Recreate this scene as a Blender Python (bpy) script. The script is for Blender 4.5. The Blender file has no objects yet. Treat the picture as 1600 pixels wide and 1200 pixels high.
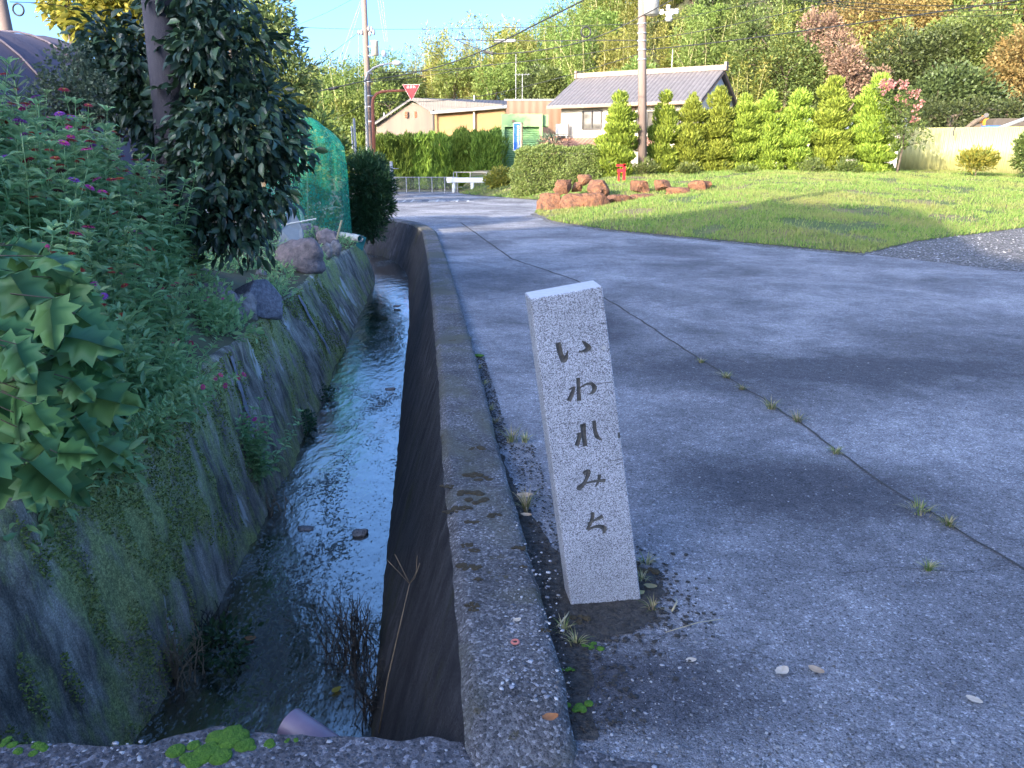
import bpy, bmesh, math, random
import numpy as np
from mathutils import Vector, Matrix, noise, Euler
R = math.radians
rng = np.random.default_rng(7); random.seed(7)
scene = bpy.context.scene
col = scene.collection

# ------------------------------------------------------------------ camera
F_, HY, CH = 1180.0, 250.0, 1.55
PITCH = math.atan((600 - HY) / F_)
cam_d = bpy.data.cameras.new('camera'); cam = bpy.data.objects.new('camera', cam_d); col.objects.link(cam)
cam.location = (0, 0, CH); cam.rotation_euler = (math.pi / 2 - PITCH, 0, 0)
cam_d.sensor_width = 36; cam_d.lens = 36 * F_ / 1600; cam_d.clip_start = .05; cam_d.clip_end = 1500
scene.camera = cam
# ------------------------------------------------------------------ sky and sun
SUN_EL, SUN_AZ = R(18), math.atan2(-.64, -.77)       # azimuth of the place the sun stands, from +Y towards +X
world = bpy.data.worlds.new('World'); scene.world = world; world.use_nodes = True
wn = world.node_tree.nodes; wl = world.node_tree.links
bg = wn['Background']; sky = wn.new('ShaderNodeTexSky'); sky.sky_type = 'NISHITA'; sky.sun_disc = False
sky.sun_elevation = SUN_EL; sky.sun_rotation = SUN_AZ; sky.air_density = .5; sky.dust_density = 3.4; sky.ozone_density = 3.6; sky.altitude = 0
shs = wn.new('ShaderNodeHueSaturation'); shs.inputs['Saturation'].default_value = 1.12; wl.new(sky.outputs[0], shs.inputs['Color']); wl.new(shs.outputs[0], bg.inputs[0]); bg.inputs[1].default_value = 0.15
sd = bpy.data.lights.new('sun', 'SUN'); sun = bpy.data.objects.new('sun', sd); col.objects.link(sun)
sd.energy = 2.0; sd.angle = R(.53); sd.color = (1.0, .85, .64)
sdir = Vector((math.sin(SUN_AZ) * math.cos(SUN_EL), math.cos(SUN_AZ) * math.cos(SUN_EL), math.sin(SUN_EL)))
sun.rotation_euler = sdir.to_track_quat('Z', 'Y').to_euler()
vs = scene.view_settings; vs.view_transform = 'Standard'; vs.look = 'None'; vs.gamma = 1; vs.use_curve_mapping = False
vs.exposure = 2.65

# ------------------------------------------------------------------ photo pixel -> point of the place
cp, sp = math.cos(PITCH), math.sin(PITCH)
def ray(px, py):
    a = (px - 800) / F_; b = (600 - py) / F_
    return Vector((a, cp + b * sp, -sp + b * cp))
def at(px, py, z):
    r = ray(px, py); t = (z - CH) / r.z
    return Vector((r.x * t, r.y * t, z))
def atY(px, py, Y):
    r = ray(px, py); t = Y / r.y
    return Vector((r.x * t, Y, CH + r.z * t))
def pxm(Y):                                            # metres per photo pixel at distance Y
    return Y / F_

# ------------------------------------------------------------------ materials
def newmat(name):
    m = bpy.data.materials.new(name); m.use_nodes = True
    nt = m.node_tree; return m, nt, nt.nodes, nt.links, nt.nodes['Principled BSDF']
class N:
    """small node helper"""
    def __init__(s, nt): s.n = nt.nodes; s.l = nt.links; s.tc = None
    def co(s, scale=(1, 1, 1), out='Object'):
        if s.tc is None: s.tc = s.n.new('ShaderNodeTexCoord')
        mp = s.n.new('ShaderNodeMapping'); mp.inputs['Scale'].default_value = scale
        s.l.new(s.tc.outputs[out], mp.inputs[0]); return mp.outputs[0]
    def noise(s, scale, detail=4, rough=.6, co=None, dist=0):
        t = s.n.new('ShaderNodeTexNoise'); t.inputs['Scale'].default_value = scale; t.inputs['Detail'].default_value = detail
        t.inputs['Roughness'].default_value = rough; t.inputs['Distortion'].default_value = dist
        s.l.new(co if co is not None else s.co(), t.inputs['Vector']); return t.outputs[0]
    def voro(s, scale, co=None, feature='F1', out='Distance'):
        t = s.n.new('ShaderNodeTexVoronoi'); t.feature = feature; t.inputs['Scale'].default_value = scale
        s.l.new(co if co is not None else s.co(), t.inputs['Vector']); return t.outputs[out]
    def ramp(s, fac, stops, interp='LINEAR'):
        r = s.n.new('ShaderNodeValToRGB'); r.color_ramp.interpolation = interp; e = r.color_ramp.elements
        while len(e) < len(stops): e.new(.5)
        for i, (p, c) in enumerate(stops):
            e[i].position = p
            if not isinstance(c, (tuple, list)): c = (c, c, c)
            e[i].color = (*c, 1) if len(c) == 3 else c
        s.l.new(fac, r.inputs[0]); return r.outputs[0]
    def mix(s, fac, a, b, mode='MIX'):
        m = s.n.new('ShaderNodeMix'); m.data_type = 'RGBA'; m.blend_type = mode
        for k, v in ((0, fac), (6, a), (7, b)):
            if hasattr(v, 'is_linked') or hasattr(v, 'links'): s.l.new(v, m.inputs[k])
            elif k == 0: m.inputs[0].default_value = v
            else: m.inputs[k].default_value = (*v, 1) if isinstance(v, (tuple, list)) else (v, v, v, 1)
        return m.outputs[2]
    def math(s, op, a, b=0.0, clamp=False):
        m = s.n.new('ShaderNodeMath'); m.operation = op; m.use_clamp = clamp
        for k, v in ((0, a), (1, b)):
            if hasattr(v, 'links'): s.l.new(v, m.inputs[k])
            else: m.inputs[k].default_value = v
        return m.outputs[0]
    def bump(s, h, strength, dist, bsdf, prev=None):
        b = s.n.new('ShaderNodeBump'); b.inputs['Strength'].default_value = strength; b.inputs['Distance'].default_value = dist
        s.l.new(h, b.inputs['Height'])
        if prev is not None: s.l.new(prev, b.inputs['Normal'])
        s.l.new(b.outputs[0], bsdf.inputs['Normal']); return b.outputs[0]

def simple(name, c1, c2=None, rough=.75, scale=6, bump=0.0, bscale=40, metal=0, streak=False, spec=None, bdist=.01):
    m, nt, n, l, b = newmat(name); h = N(nt)
    c2 = c2 or tuple(x * .75 for x in c1)
    co = h.co((1, 1, .12)) if streak else h.co()
    f = h.ramp(h.noise(scale, 6, .65, co), [(.3, 0.), (.7, 1.)])
    l.new(h.mix(f, c2, c1), b.inputs['Base Color'])
    b.inputs['Roughness'].default_value = rough; b.inputs['Metallic'].default_value = metal
    if spec is not None: b.inputs['Specular IOR Level'].default_value = spec
    if bump: h.bump(h.noise(bscale, 5, .6), bump, bdist, b)
    return m
def leafmat(name, cols, rough=.5, trans=.35, big=None, bigscale=.6, spec=.35):
    m, nt, n, l, b = newmat(name); h = N(nt)
    g = n.new('ShaderNodeNewGeometry')
    k = len(cols)
    c = h.ramp(g.outputs['Random Per Island'], [((i + .5) / k, cc) for i, cc in enumerate(cols)])
    if big:
        f = h.ramp(h.noise(bigscale, 3, .5), [(.48, 0.), (.68, .8)])
        oi = n.new('ShaderNodeObjectInfo')
        c = h.mix(f, c, big)
    oi = n.new('ShaderNodeObjectInfo')
    hs = n.new('ShaderNodeHueSaturation')
    v = h.math('MULTIPLY_ADD', oi.outputs['Random'], .35); v.node.inputs[2].default_value = .82
    hu = h.math('MULTIPLY_ADD', oi.outputs['Random'], .03); hu.node.inputs[2].default_value = .485
    l.new(v, hs.inputs['Value']); l.new(hu, hs.inputs['Hue']); l.new(c, hs.inputs['Color'])
    l.new(hs.outputs[0], b.inputs['Base Color']); b.inputs['Roughness'].default_value = rough
    b.inputs['Specular IOR Level'].default_value = spec
    t = n.new('ShaderNodeBsdfTranslucent'); mx = n.new('ShaderNodeMixShader'); mx.inputs[0].default_value = trans
    l.new(hs.outputs[0], t.inputs[0]); l.new(b.outputs[0], mx.inputs[1]); l.new(t.outputs[0], mx.inputs[2])
    l.new(mx.outputs[0], n['Material Output'].inputs[0])
    return m

M = {}
def mat_asphalt():
    m, nt, n, l, b = newmat('asphalt'); h = N(nt)
    big = h.noise(.55, 5, .6, dist=.6); mid = h.noise(3.2, 5, .65)
    f = h.math('ADD', h.math('MULTIPLY', big, .72), h.math('MULTIPLY', mid, .28))
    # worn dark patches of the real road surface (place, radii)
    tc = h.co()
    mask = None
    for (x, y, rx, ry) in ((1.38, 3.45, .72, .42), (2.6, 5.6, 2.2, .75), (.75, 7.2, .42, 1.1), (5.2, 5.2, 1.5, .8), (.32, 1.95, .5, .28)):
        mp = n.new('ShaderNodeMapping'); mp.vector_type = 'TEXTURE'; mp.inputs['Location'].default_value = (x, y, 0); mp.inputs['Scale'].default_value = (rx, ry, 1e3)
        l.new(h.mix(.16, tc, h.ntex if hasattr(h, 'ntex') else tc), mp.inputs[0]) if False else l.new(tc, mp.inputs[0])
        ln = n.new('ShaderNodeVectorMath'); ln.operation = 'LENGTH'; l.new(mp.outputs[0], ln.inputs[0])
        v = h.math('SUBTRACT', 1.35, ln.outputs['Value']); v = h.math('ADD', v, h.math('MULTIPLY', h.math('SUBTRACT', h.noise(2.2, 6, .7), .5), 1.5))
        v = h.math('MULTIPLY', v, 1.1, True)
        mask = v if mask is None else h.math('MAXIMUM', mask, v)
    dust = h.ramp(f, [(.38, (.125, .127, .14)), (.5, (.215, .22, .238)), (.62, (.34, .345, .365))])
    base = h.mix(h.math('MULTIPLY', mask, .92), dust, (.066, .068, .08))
    vc = h.voro(120, out='Color'); vd = h.voro(120)
    sep = n.new('ShaderNodeSeparateColor'); l.new(vc, sep.inputs[0])
    st = h.ramp(sep.outputs[0], [(.0, .45), (.55, .9), (.9, 1.25), (.985, 2.6)])
    base2 = h.mix(.5, base, h.mix(1, base, st, 'MULTIPLY'))
    sp2 = h.ramp(h.noise(200, 5, .8), [(.36, .3), (.5, 1.), (.66, 2.0)])
    base2 = h.mix(1, base2, h.ramp(h.noise(14, 5, .75), [(.34, .72), (.5, 1.), (.66, 1.22)]), 'MULTIPLY')
    base2 = h.mix(1, base2, h.ramp(h.noise(85, 3, .6), [(.36, .35), (.44, 1.)]), 'MULTIPLY')
    base3 = h.mix(.8, base2, h.mix(1, base2, sp2, 'MULTIPLY'))
    l.new(base3, b.inputs['Base Color']); b.inputs['Roughness'].default_value = .85; b.inputs['Specular IOR Level'].default_value = .35
    hh = h.math('ADD', h.ramp(vd, [(0., 1.), (.55, 0.)]), h.noise(160, 4, .7))
    h.bump(hh, .8, .006, b)
    return m
def mat_concrete(name, dark, light, scale=45, bumpd=.006, stain=None, moss=None, peb=(.86, 2.6)):
    m, nt, n, l, b = newmat(name); h = N(nt)
    f = h.ramp(h.noise(2.3, 7, .7, dist=.4), [(.34, 0.), (.66, 1.)])
    base = h.mix(f, dark, light)
    vc = h.voro(scale, out='Color'); vd = h.voro(scale)
    sep = n.new('ShaderNodeSeparateColor'); l.new(vc, sep.inputs[0])
    st = h.ramp(sep.outputs[0], [(0., .35), (.5, .85), (peb[0], 1.4), (.97, peb[1])])
    base = h.mix(.8, base, h.mix(1, base, st, 'MULTIPLY'))
    sp2 = h.ramp(h.noise(230, 3, .7), [(.35, .5), (.55, 1.), (.72, 1.7)])
    base = h.mix(.6, base, h.mix(1, base, sp2, 'MULTIPLY'))
    if stain: base = h.mix(h.ramp(h.noise(1.1, 6, .65, dist=.8), [(.48, 0.), (.6, .85)]), base, stain)
    if moss: base = h.mix(h.ramp(h.noise(7, 6, .7), [(.60, 0.), (.66, .9)]), base, moss)
    l.new(base, b.inputs['Base Color']); b.inputs['Roughness'].default_value = .88; b.inputs['Specular IOR Level'].default_value = .3
    h.bump(h.math('ADD', h.ramp(vd, [(0., 1.), (.5, 0.)]), h.noise(120, 5, .7)), .9, bumpd, b)
    return m
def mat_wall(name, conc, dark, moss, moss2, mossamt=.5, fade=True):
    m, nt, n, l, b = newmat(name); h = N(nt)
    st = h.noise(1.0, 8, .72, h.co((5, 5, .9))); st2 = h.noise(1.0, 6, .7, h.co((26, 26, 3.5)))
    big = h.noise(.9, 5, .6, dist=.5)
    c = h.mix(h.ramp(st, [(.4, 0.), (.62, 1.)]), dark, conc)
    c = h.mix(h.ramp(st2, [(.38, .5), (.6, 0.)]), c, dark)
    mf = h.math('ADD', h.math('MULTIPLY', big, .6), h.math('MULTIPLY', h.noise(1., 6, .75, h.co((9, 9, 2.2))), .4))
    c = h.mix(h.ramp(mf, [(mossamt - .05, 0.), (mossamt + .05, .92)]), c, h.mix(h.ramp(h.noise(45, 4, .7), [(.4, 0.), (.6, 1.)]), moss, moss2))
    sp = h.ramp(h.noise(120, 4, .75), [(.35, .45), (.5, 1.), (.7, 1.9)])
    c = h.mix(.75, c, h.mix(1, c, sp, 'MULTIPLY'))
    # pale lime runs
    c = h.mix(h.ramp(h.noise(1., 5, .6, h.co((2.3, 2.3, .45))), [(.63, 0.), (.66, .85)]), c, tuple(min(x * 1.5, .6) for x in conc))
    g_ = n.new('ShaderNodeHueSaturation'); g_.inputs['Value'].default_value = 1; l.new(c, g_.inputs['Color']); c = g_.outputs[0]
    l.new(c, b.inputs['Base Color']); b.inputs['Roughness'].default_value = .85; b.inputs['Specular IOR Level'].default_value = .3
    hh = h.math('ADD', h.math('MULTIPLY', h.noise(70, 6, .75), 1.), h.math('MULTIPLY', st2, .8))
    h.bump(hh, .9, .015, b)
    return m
def mat_water():
    m, nt, n, l, b = newmat('water'); h = N(nt)
    co = h.co((1, .55, 1))
    wv = h.noise(42, 5, .7, h.co((1, .45, 1)), .3); wv2 = h.noise(9, 3, .55, h.co((1, .5, 1)), .2)
    # shallow silt and algae beds that break the surface
    bed = h.noise(1.5, 4, .6, h.co((1.1, .6, 1)), .2); grit = h.noise(48, 7, .8, h.co((1, .55, 1)))
    g = h.ramp(h.math('ADD', h.math('MULTIPLY', bed, .42), h.math('MULTIPLY', grit, .7)), [(.615, 0.), (.66, 1.)])
    c = h.mix(g, (.010, .014, .013), (.035, .04, .035))
    l.new(c, b.inputs['Base Color']); l.new(h.ramp(g, [(0., .05), (1., .6)]), b.inputs['Roughness'])
    b.inputs['IOR'].default_value = 1.4
    gl = n.new('ShaderNodeBsdfGlossy'); gl.inputs['Roughness'].default_value = .06; gl.inputs['Color'].default_value = (1, .92, .83, 1)
    mx = n.new('ShaderNodeMixShader')
    l.new(h.ramp(g, [(0., .33), (1., .02)]), mx.inputs[0])
    hh = h.math('ADD', h.math('MULTIPLY', wv, .3), h.math('MULTIPLY', wv2, 1.8)); hh = h.math('ADD', hh, h.math('MULTIPLY', g, .6))
    bp = h.bump(hh, .45, .010, b); l.new(bp, gl.inputs['Normal'])
    l.new(b.outputs[0], mx.inputs[1]); l.new(gl.outputs[0], mx.inputs[2]); l.new(mx.outputs[0], n['Material Output'].inputs[0])
    return m
def mat_granite():
    m, nt, n, l, b = newmat('granite'); h = N(nt)
    a = h.noise(330, 3, .6); v = h.voro(380, out='Color'); sep = n.new('ShaderNodeSeparateColor'); l.new(v, sep.inputs[0])
    c = h.ramp(sep.outputs[0], [(.0, (.10, .10, .11)), (.22, (.2, .2, .21)), (.36, (.46, .48, .52)), (.7, (.62, .64, .69)), (1., (.7, .72, .76))])
    c = h.mix(h.ramp(a, [(.42, .75), (.5, 0.)]), c, (.16, .16, .175))
    gr = h.ramp(h.noise(6, 5, .6), [(.35, .82), (.6, 1.)])
    c = h.mix(1, c, gr, 'MULTIPLY')
    # damp stain rising from the foot
    sx = n.new('ShaderNodeSeparateXYZ'); l.new(h.co(), sx.inputs[0])
    low = h.math('ADD', h.math('MULTIPLY', sx.outputs[2], -3.2), h.math('MULTIPLY', h.noise(8, 5, .65), 1.6))
    c = h.mix(h.ramp(low, [(-.25, 0.), (.75, .22)]), c, (.22, .21, .19))
    l.new(c, b.inputs['Base Color']); b.inputs['Roughness'].default_value = .7
    h.bump(a, .25, .002, b); return m
def mat_tiles(name, c1, c2, sx=.28, sy=.25):
    m, nt, n, l, b = newmat(name); h = N(nt)
    w = n.new('ShaderNodeTexWave'); w.wave_type = 'BANDS'; w.bands_direction = 'X'; w.inputs['Scale'].default_value = 1 / sx / 3.14 ; l.new(h.co(), w.inputs[0])
    w2 = n.new('ShaderNodeTexWave'); w2.wave_type = 'BANDS'; w2.bands_direction = 'Y'; w2.wave_profile = 'SAW'; w2.inputs['Scale'].default_value = 1 / sy / 6.28; l.new(h.co(), w2.inputs[0])
    c = h.mix(h.ramp(h.noise(3, 5, .6), [(.3, 0.), (.7, 1.)]), c1, c2)
    c = h.mix(h.ramp(w.outputs[1], [(.0, .55), (.25, 0.)]), c, tuple(x * .35 for x in c1))
    l.new(c, b.inputs['Base Color']); b.inputs['Roughness'].default_value = .5
    h.bump(h.math('ADD', w.outputs[1], w2.outputs[1]), .8, .04, b); return m
def mat_corr(name, c1, c2, pitch=.2, depth=.03, axis='X'):
    m, nt, n, l, b = newmat(name); h = N(nt)
    w = n.new('ShaderNodeTexWave'); w.wave_type = 'BANDS'; w.bands_direction = axis; w.inputs['Scale'].default_value = 1 / pitch / 3.14; l.new(h.co(), w.inputs[0])
    c = h.mix(h.ramp(h.noise(1.5, 6, .65, h.co((1, 1, .3))), [(.35, 0.), (.7, 1.)]), c1, c2)
    l.new(c, b.inputs['Base Color']); b.inputs['Roughness'].default_value = .55
    h.bump(w.outputs[1], .7, depth, b); return m
def mat_net():
    m, nt, n, l, b = newmat('green_netting'); h = N(nt)
    b.inputs['Base Color'].default_value = (.03, .38, .26, 1); b.inputs['Roughness'].default_value = .45
    tr = n.new('ShaderNodeBsdfTransparent'); mx = n.new('ShaderNodeMixShader')
    a = h.ramp(h.noise(9, 6, .7), [(.3, .25), (.55, .55), (.7, .9)])
    l.new(a, mx.inputs[0]); l.new(tr.outputs[0], mx.inputs[1]); 
    t = n.new('ShaderNodeBsdfTranslucent'); t.inputs[0].default_value = (.04, .5, .32, 1); m2 = n.new('ShaderNodeMixShader'); m2.inputs[0].default_value = .5
    l.new(b.outputs[0], m2.inputs[1]); l.new(t.outputs[0], m2.inputs[2]); l.new(m2.outputs[0], mx.inputs[2])
    l.new(mx.outputs[0], n['Material Output'].inputs[0]); return m
def mat_chain():
    m, nt, n, l, b = newmat('chain_link'); h = N(nt)
    b.inputs['Base Color'].default_value = (.22, .24, .22, 1); b.inputs['Metallic'].default_value = .5; b.inputs['Roughness'].default_value = .5
    tr = n.new('ShaderNodeBsdfTransparent'); mx = n.new('ShaderNodeMixShader')
    sx = n.new('ShaderNodeSeparateXYZ'); l.new(h.co(), sx.inputs[0])
    u = h.math('MULTIPLY', h.math('ADD', sx.outputs[0], sx.outputs[2]), 16); v = h.math('MULTIPLY', h.math('SUBTRACT', sx.outputs[0], sx.outputs[2]), 16)
    a = h.math('LESS_THAN', h.math('FRACT', u), .14); c = h.math('LESS_THAN', h.math('FRACT', v), .14)
    l.new(h.math('MAXIMUM', a, c), mx.inputs[0]); l.new(tr.outputs[0], mx.inputs[1]); l.new(b.outputs[0], mx.inputs[2])
    l.new(mx.outputs[0], n['Material Output'].inputs[0]); return m
def mat_lawn():
    m, nt, n, l, b = newmat('lawn_soil'); h = N(nt)
    c = h.mix(h.ramp(h.noise(.7, 6, .65), [(.45, 0.), (.6, 1.)]), (.08, .12, .03), (.2, .16, .08))
    l.new(c, b.inputs['Base Color']); b.inputs['Roughness'].default_value = .95
    h.bump(h.noise(30, 6, .7), 1, .04, b); return m

M['asphalt'] = mat_asphalt()
M['kerb'] = mat_concrete('kerb_concrete', (.075, .075, .078), (.18, .178, .185), 120, .005, (.10, .10, .07), (.07, .06, .035))
M['deck'] = mat_concrete('deck_concrete', (.075, .075, .085), (.15, .15, .165), 85, .007, None, None, (.88, 2.6))
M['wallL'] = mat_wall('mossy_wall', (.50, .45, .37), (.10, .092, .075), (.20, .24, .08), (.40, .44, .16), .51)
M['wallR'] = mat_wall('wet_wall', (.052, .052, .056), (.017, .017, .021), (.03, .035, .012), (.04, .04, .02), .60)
M['water'] = mat_water()
M['granite'] = mat_granite()
M['granite_top'] = simple('sawn_granite', (.56, .56, .57), (.46, .46, .47), .6, 60)
M['groove'] = simple('weathered_groove', (.14, .135, .12), (.05, .05, .047), .9, 60, .4, 200)
M['soil'] = simple('dark_soil', (.095, .088, .078), (.022, .021, .02), .95, 45, 1, 70, bdist=.03)
M['ground'] = simple('earth', (.10, .11, .05), (.07, .06, .035), .95, 2, .8, 12)
M['lawn'] = mat_lawn()
M['gravel'] = mat_concrete('gravel', (.10, .10, .10), (.17, .165, .16), 38, .012, None, None, (.82, 3.5))
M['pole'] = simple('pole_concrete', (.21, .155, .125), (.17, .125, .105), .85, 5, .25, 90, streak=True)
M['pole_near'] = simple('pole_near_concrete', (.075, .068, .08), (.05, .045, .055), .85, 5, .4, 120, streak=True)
M['rock'] = simple('grey_rock', (.36, .34, .34), (.10, .10, .105), .85, 9, 1, 26, bdist=.03)
M['rock_blue'] = simple('blue_rock', (.27, .28, .33), (.09, .10, .125), .85, 30, 1, 60, bdist=.015)
M['rock_pink'] = simple('purple_rock', (.34, .28, .28), (.10, .09, .095), .85, 9, 1, 28, bdist=.03)
M['rock_red'] = simple('red_rock', (.30, .13, .06), (.065, .035, .025), .9, 5.5, 1, 12, bdist=.09)
M['bark'] = simple('bark', (.16, .12, .08), (.07, .055, .04), .9, 12, .7, 30)
M['bamboo_culm'] = simple('bamboo_culm', (.42, .36, .16), (.24, .23, .10), .6, 8)
M['white_metal'] = simple('white_metal', (.36, .36, .35), (.29, .29, .28), .45, 8)
M['grey_metal'] = simple('grey_metal', (.42, .42, .42), (.3, .3, .3), .5, 8, metal=.3)
M['dark_metal'] = simple('dark_metal', (.08, .07, .06), (.04, .04, .04), .6, 8)
M['cable'] = simple('cable_black', (.02, .022, .022), (.015, .015, .015), .6, 8)
M['brown_paint'] = simple('brown_paint', (.42, .12, .05), (.3, .09, .05), .55, 8)
M['red_paint'] = simple('red_paint', (.62, .015, .02), (.55, .015, .02), .4, 8)
M['white_paint'] = simple('white_paint', (.7, .7, .68), (.7, .7, .68), .5, 8)
M['road_paint'] = simple('road_paint', (.7, .7, .68), (.4, .4, .4), .7, 5)
M['cream'] = simple('cream_wall', (.62, .56, .44), (.57, .51, .40), .8, 3, .1, 60)
M['trim'] = simple('brown_trim', (.3, .19, .12), (.22, .14, .09), .7, 5)
M['roof_tile'] = mat_tiles('roof_tile', (.115, .105, .10), (.165, .15, .145))
M['red_tile'] = mat_tiles('red_tile', (.28, .13, .09), (.35, .18, .12))
M['ridge'] = simple('ridge_tile', (.26, .18, .13), (.2, .15, .12), .7, 4)
M['barn_wall'] = simple('barn_plaster', (.19, .145, .105), (.13, .10, .08), .85, 2, .2, 20, streak=True)
M['ochre'] = simple('ochre_wall', (.27, .155, .06), (.24, .135, .055), .8, 1.5)
M['tan_wall'] = mat_corr('tan_siding', (.18, .108, .065), (.2, .12, .072), .5, .02)
M['barn_roof'] = mat_corr('barn_roof', (.085, .068, .055), (.05, .043, .038), .22, .02)
M['green_wall'] = simple('green_wall', (.24, .37, .15), (.22, .34, .14), .7, 2)
M['shutter'] = mat_corr('green_shutter', (.16, .30, .11), (.145, .27, .10), .12, .03, 'Z')
M['glass'] = simple('window_glass', (.12, .11, .09), (.06, .055, .05), .1, 2)
M['yfence'] = mat_corr('yellow_corrugated', (.40, .38, .15), (.33, .33, .14), .16, .03)
M['tarp'] = simple('tarp_purple', (.10, .082, .105), (.065, .055, .08), .8, 1.6, .3, 120)
M['net'] = mat_net(); M['chain'] = mat_chain()
M['blue_cloth'] = simple('blue_banner', (.01, .11, .42), (.01, .10, .38), .7, 8)
M['orange_metal'] = simple('orange_metal', (.7, .26, .03), (.55, .2, .03), .5, 8)
M['pink_pvc'] = simple('purple_pipe', (.18, .14, .19), (.13, .10, .14), .45, 10)
M['white_pvc'] = simple('white_pipe', (.58, .6, .58), (.45, .47, .45), .5, 10)
M['bamboo_pole'] = simple('bamboo_pole', (.45, .4, .24), (.32, .28, .18), .6, 20)
M['dry'] = simple('dry_stalk', (.26, .20, .13), (.14, .11, .07), .8, 20)
M['deadleaf'] = simple('dead_leaf', (.46, .36, .25), (.30, .2, .12), .8, 40)
M['pale_leaf'] = simple('pale_dead_leaf', (.6, .52, .42), (.4, .33, .25), .8, 40)
M['orange_leaf'] = simple('orange_dead_leaf', (.40, .17, .06), (.25, .10, .04), .8, 40)
M['moss'] = simple('moss', (.10, .21, .02), (.05, .13, .01), 1, 60, 1, 150)
M['brown_moss'] = simple('brown_moss', (.075, .055, .025), (.04, .03, .015), 1, 60, 1, 150)
M['pebble'] = simple('pebble', (.34, .35, .38), (.13, .14, .16), .7, 30)
M['red_ring'] = simple('salmon_plastic', (.62, .2, .15), (.5, .16, .12), .5, 30)
M['pale_cloth'] = simple('pale_sheet', (.26, .3, .31), (.2, .23, .25), .7, 8)
# foliage
L = {}
L['zinnia'] = leafmat('zinnia_leaf', [(.22, .37, .16), (.31, .48, .21), (.45, .62, .28), (.23, .40, .17)], .42, .45, spec=.5)
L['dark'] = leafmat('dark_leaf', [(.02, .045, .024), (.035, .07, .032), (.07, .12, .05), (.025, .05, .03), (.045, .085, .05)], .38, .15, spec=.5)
L['oak'] = leafmat('lobed_leaf', [(.08, .23, .08), (.12, .29, .09), (.2, .39, .11), (.09, .23, .09), (.14, .34, .10), (.10, .27, .08), (.12, .27, .10)], .5, .3)
L['pale'] = leafmat('pale_leaf', [(.14, .2, .12), (.19, .25, .15), (.11, .16, .10)], .6, .25)
L['conifer'] = leafmat('conifer_spray', [(.24, .31, .04), (.31, .38, .055), (.38, .44, .065), (.16, .22, .035)], .65, .35)
L['tallhedge'] = leafmat('tall_hedge_leaf', [(.17, .25, .035), (.23, .31, .045), (.12, .19, .03)], .65, .35)
L['hedge'] = leafmat('hedge_leaf', [(.13, .19, .045), (.18, .24, .06), (.23, .28, .08)], .5, .3)
L['shrub'] = leafmat('dark_shrub_leaf', [(.025, .07, .025), (.04, .10, .035), (.03, .08, .04)], .55, .25)
L['bamboo1'] = leafmat('bamboo_yellow', [(.26, .27, .055), (.33, .32, .08), (.2, .23, .05)], .6, .4, (.42, .30, .09), .2)
L['bamboo2'] = leafmat('bamboo_green', [(.17, .24, .05), (.23, .29, .07), (.12, .18, .04)], .6, .4, (.32, .31, .08), .2)
L['wood1'] = leafmat('broadleaf_green', [(.12, .16, .04), (.18, .22, .06), (.08, .12, .03)], .5, .3)
L['wood2'] = leafmat('broadleaf_dark', [(.075, .10, .03), (.11, .14, .045), (.05, .07, .025)], .5, .25)
L['wood3'] = leafmat('broadleaf_bronze', [(.28, .20, .07), (.36, .25, .08), (.2, .17, .06)], .6, .3)
L['wood4'] = leafmat('dead_vine', [(.24, .15, .10), (.31, .19, .13), (.18, .12, .08)], .7, .2)
L['yellow'] = leafmat('yellow_leaf', [(.32, .32, .05), (.42, .38, .06), (.2, .25, .05)], .55, .4)
L['willow'] = leafmat('olive_tree_leaf', [(.13, .19, .06), (.2, .26, .09), (.26, .3, .10)], .5, .35)
L['grass'] = leafmat('grass_blade', [(.14, .25, .045), (.2, .31, .06), (.25, .34, .07), (.31, .31, .11)], .6, .4, (.29, .28, .09), .35)
L['weed'] = leafmat('weed_blade', [(.14, .2, .05), (.3, .28, .12), (.45, .38, .22)], .6, .3)
L['pinkbloom'] = leafmat('pink_blossom', [(.42, .17, .16), (.5, .24, .2)], .6, .3)
L['pet_pink'] = leafmat('petal_pink', [(.5, .05, .16), (.6, .08, .2)], .55, .2)
L['pet_red'] = leafmat('petal_red', [(.42, .04, .045), (.5, .06, .05)], .55, .2)
L['pet_purple'] = leafmat('petal_purple', [(.28, .07, .36), (.36, .1, .42)], .55, .2)
L['pet_magenta'] = leafmat('petal_magenta', [(.58, .04, .30), (.66, .07, .36)], .55, .2)
L['pet_dark'] = leafmat('petal_dark', [(.10, .03, .035), (.16, .05, .05)], .7, .1)
M['disc'] = simple('flower_disc', (.65, .42, .04), (.12, .04, .03), .8, 150)
M.update({'L_' + k: v for k, v in L.items()})

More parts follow.
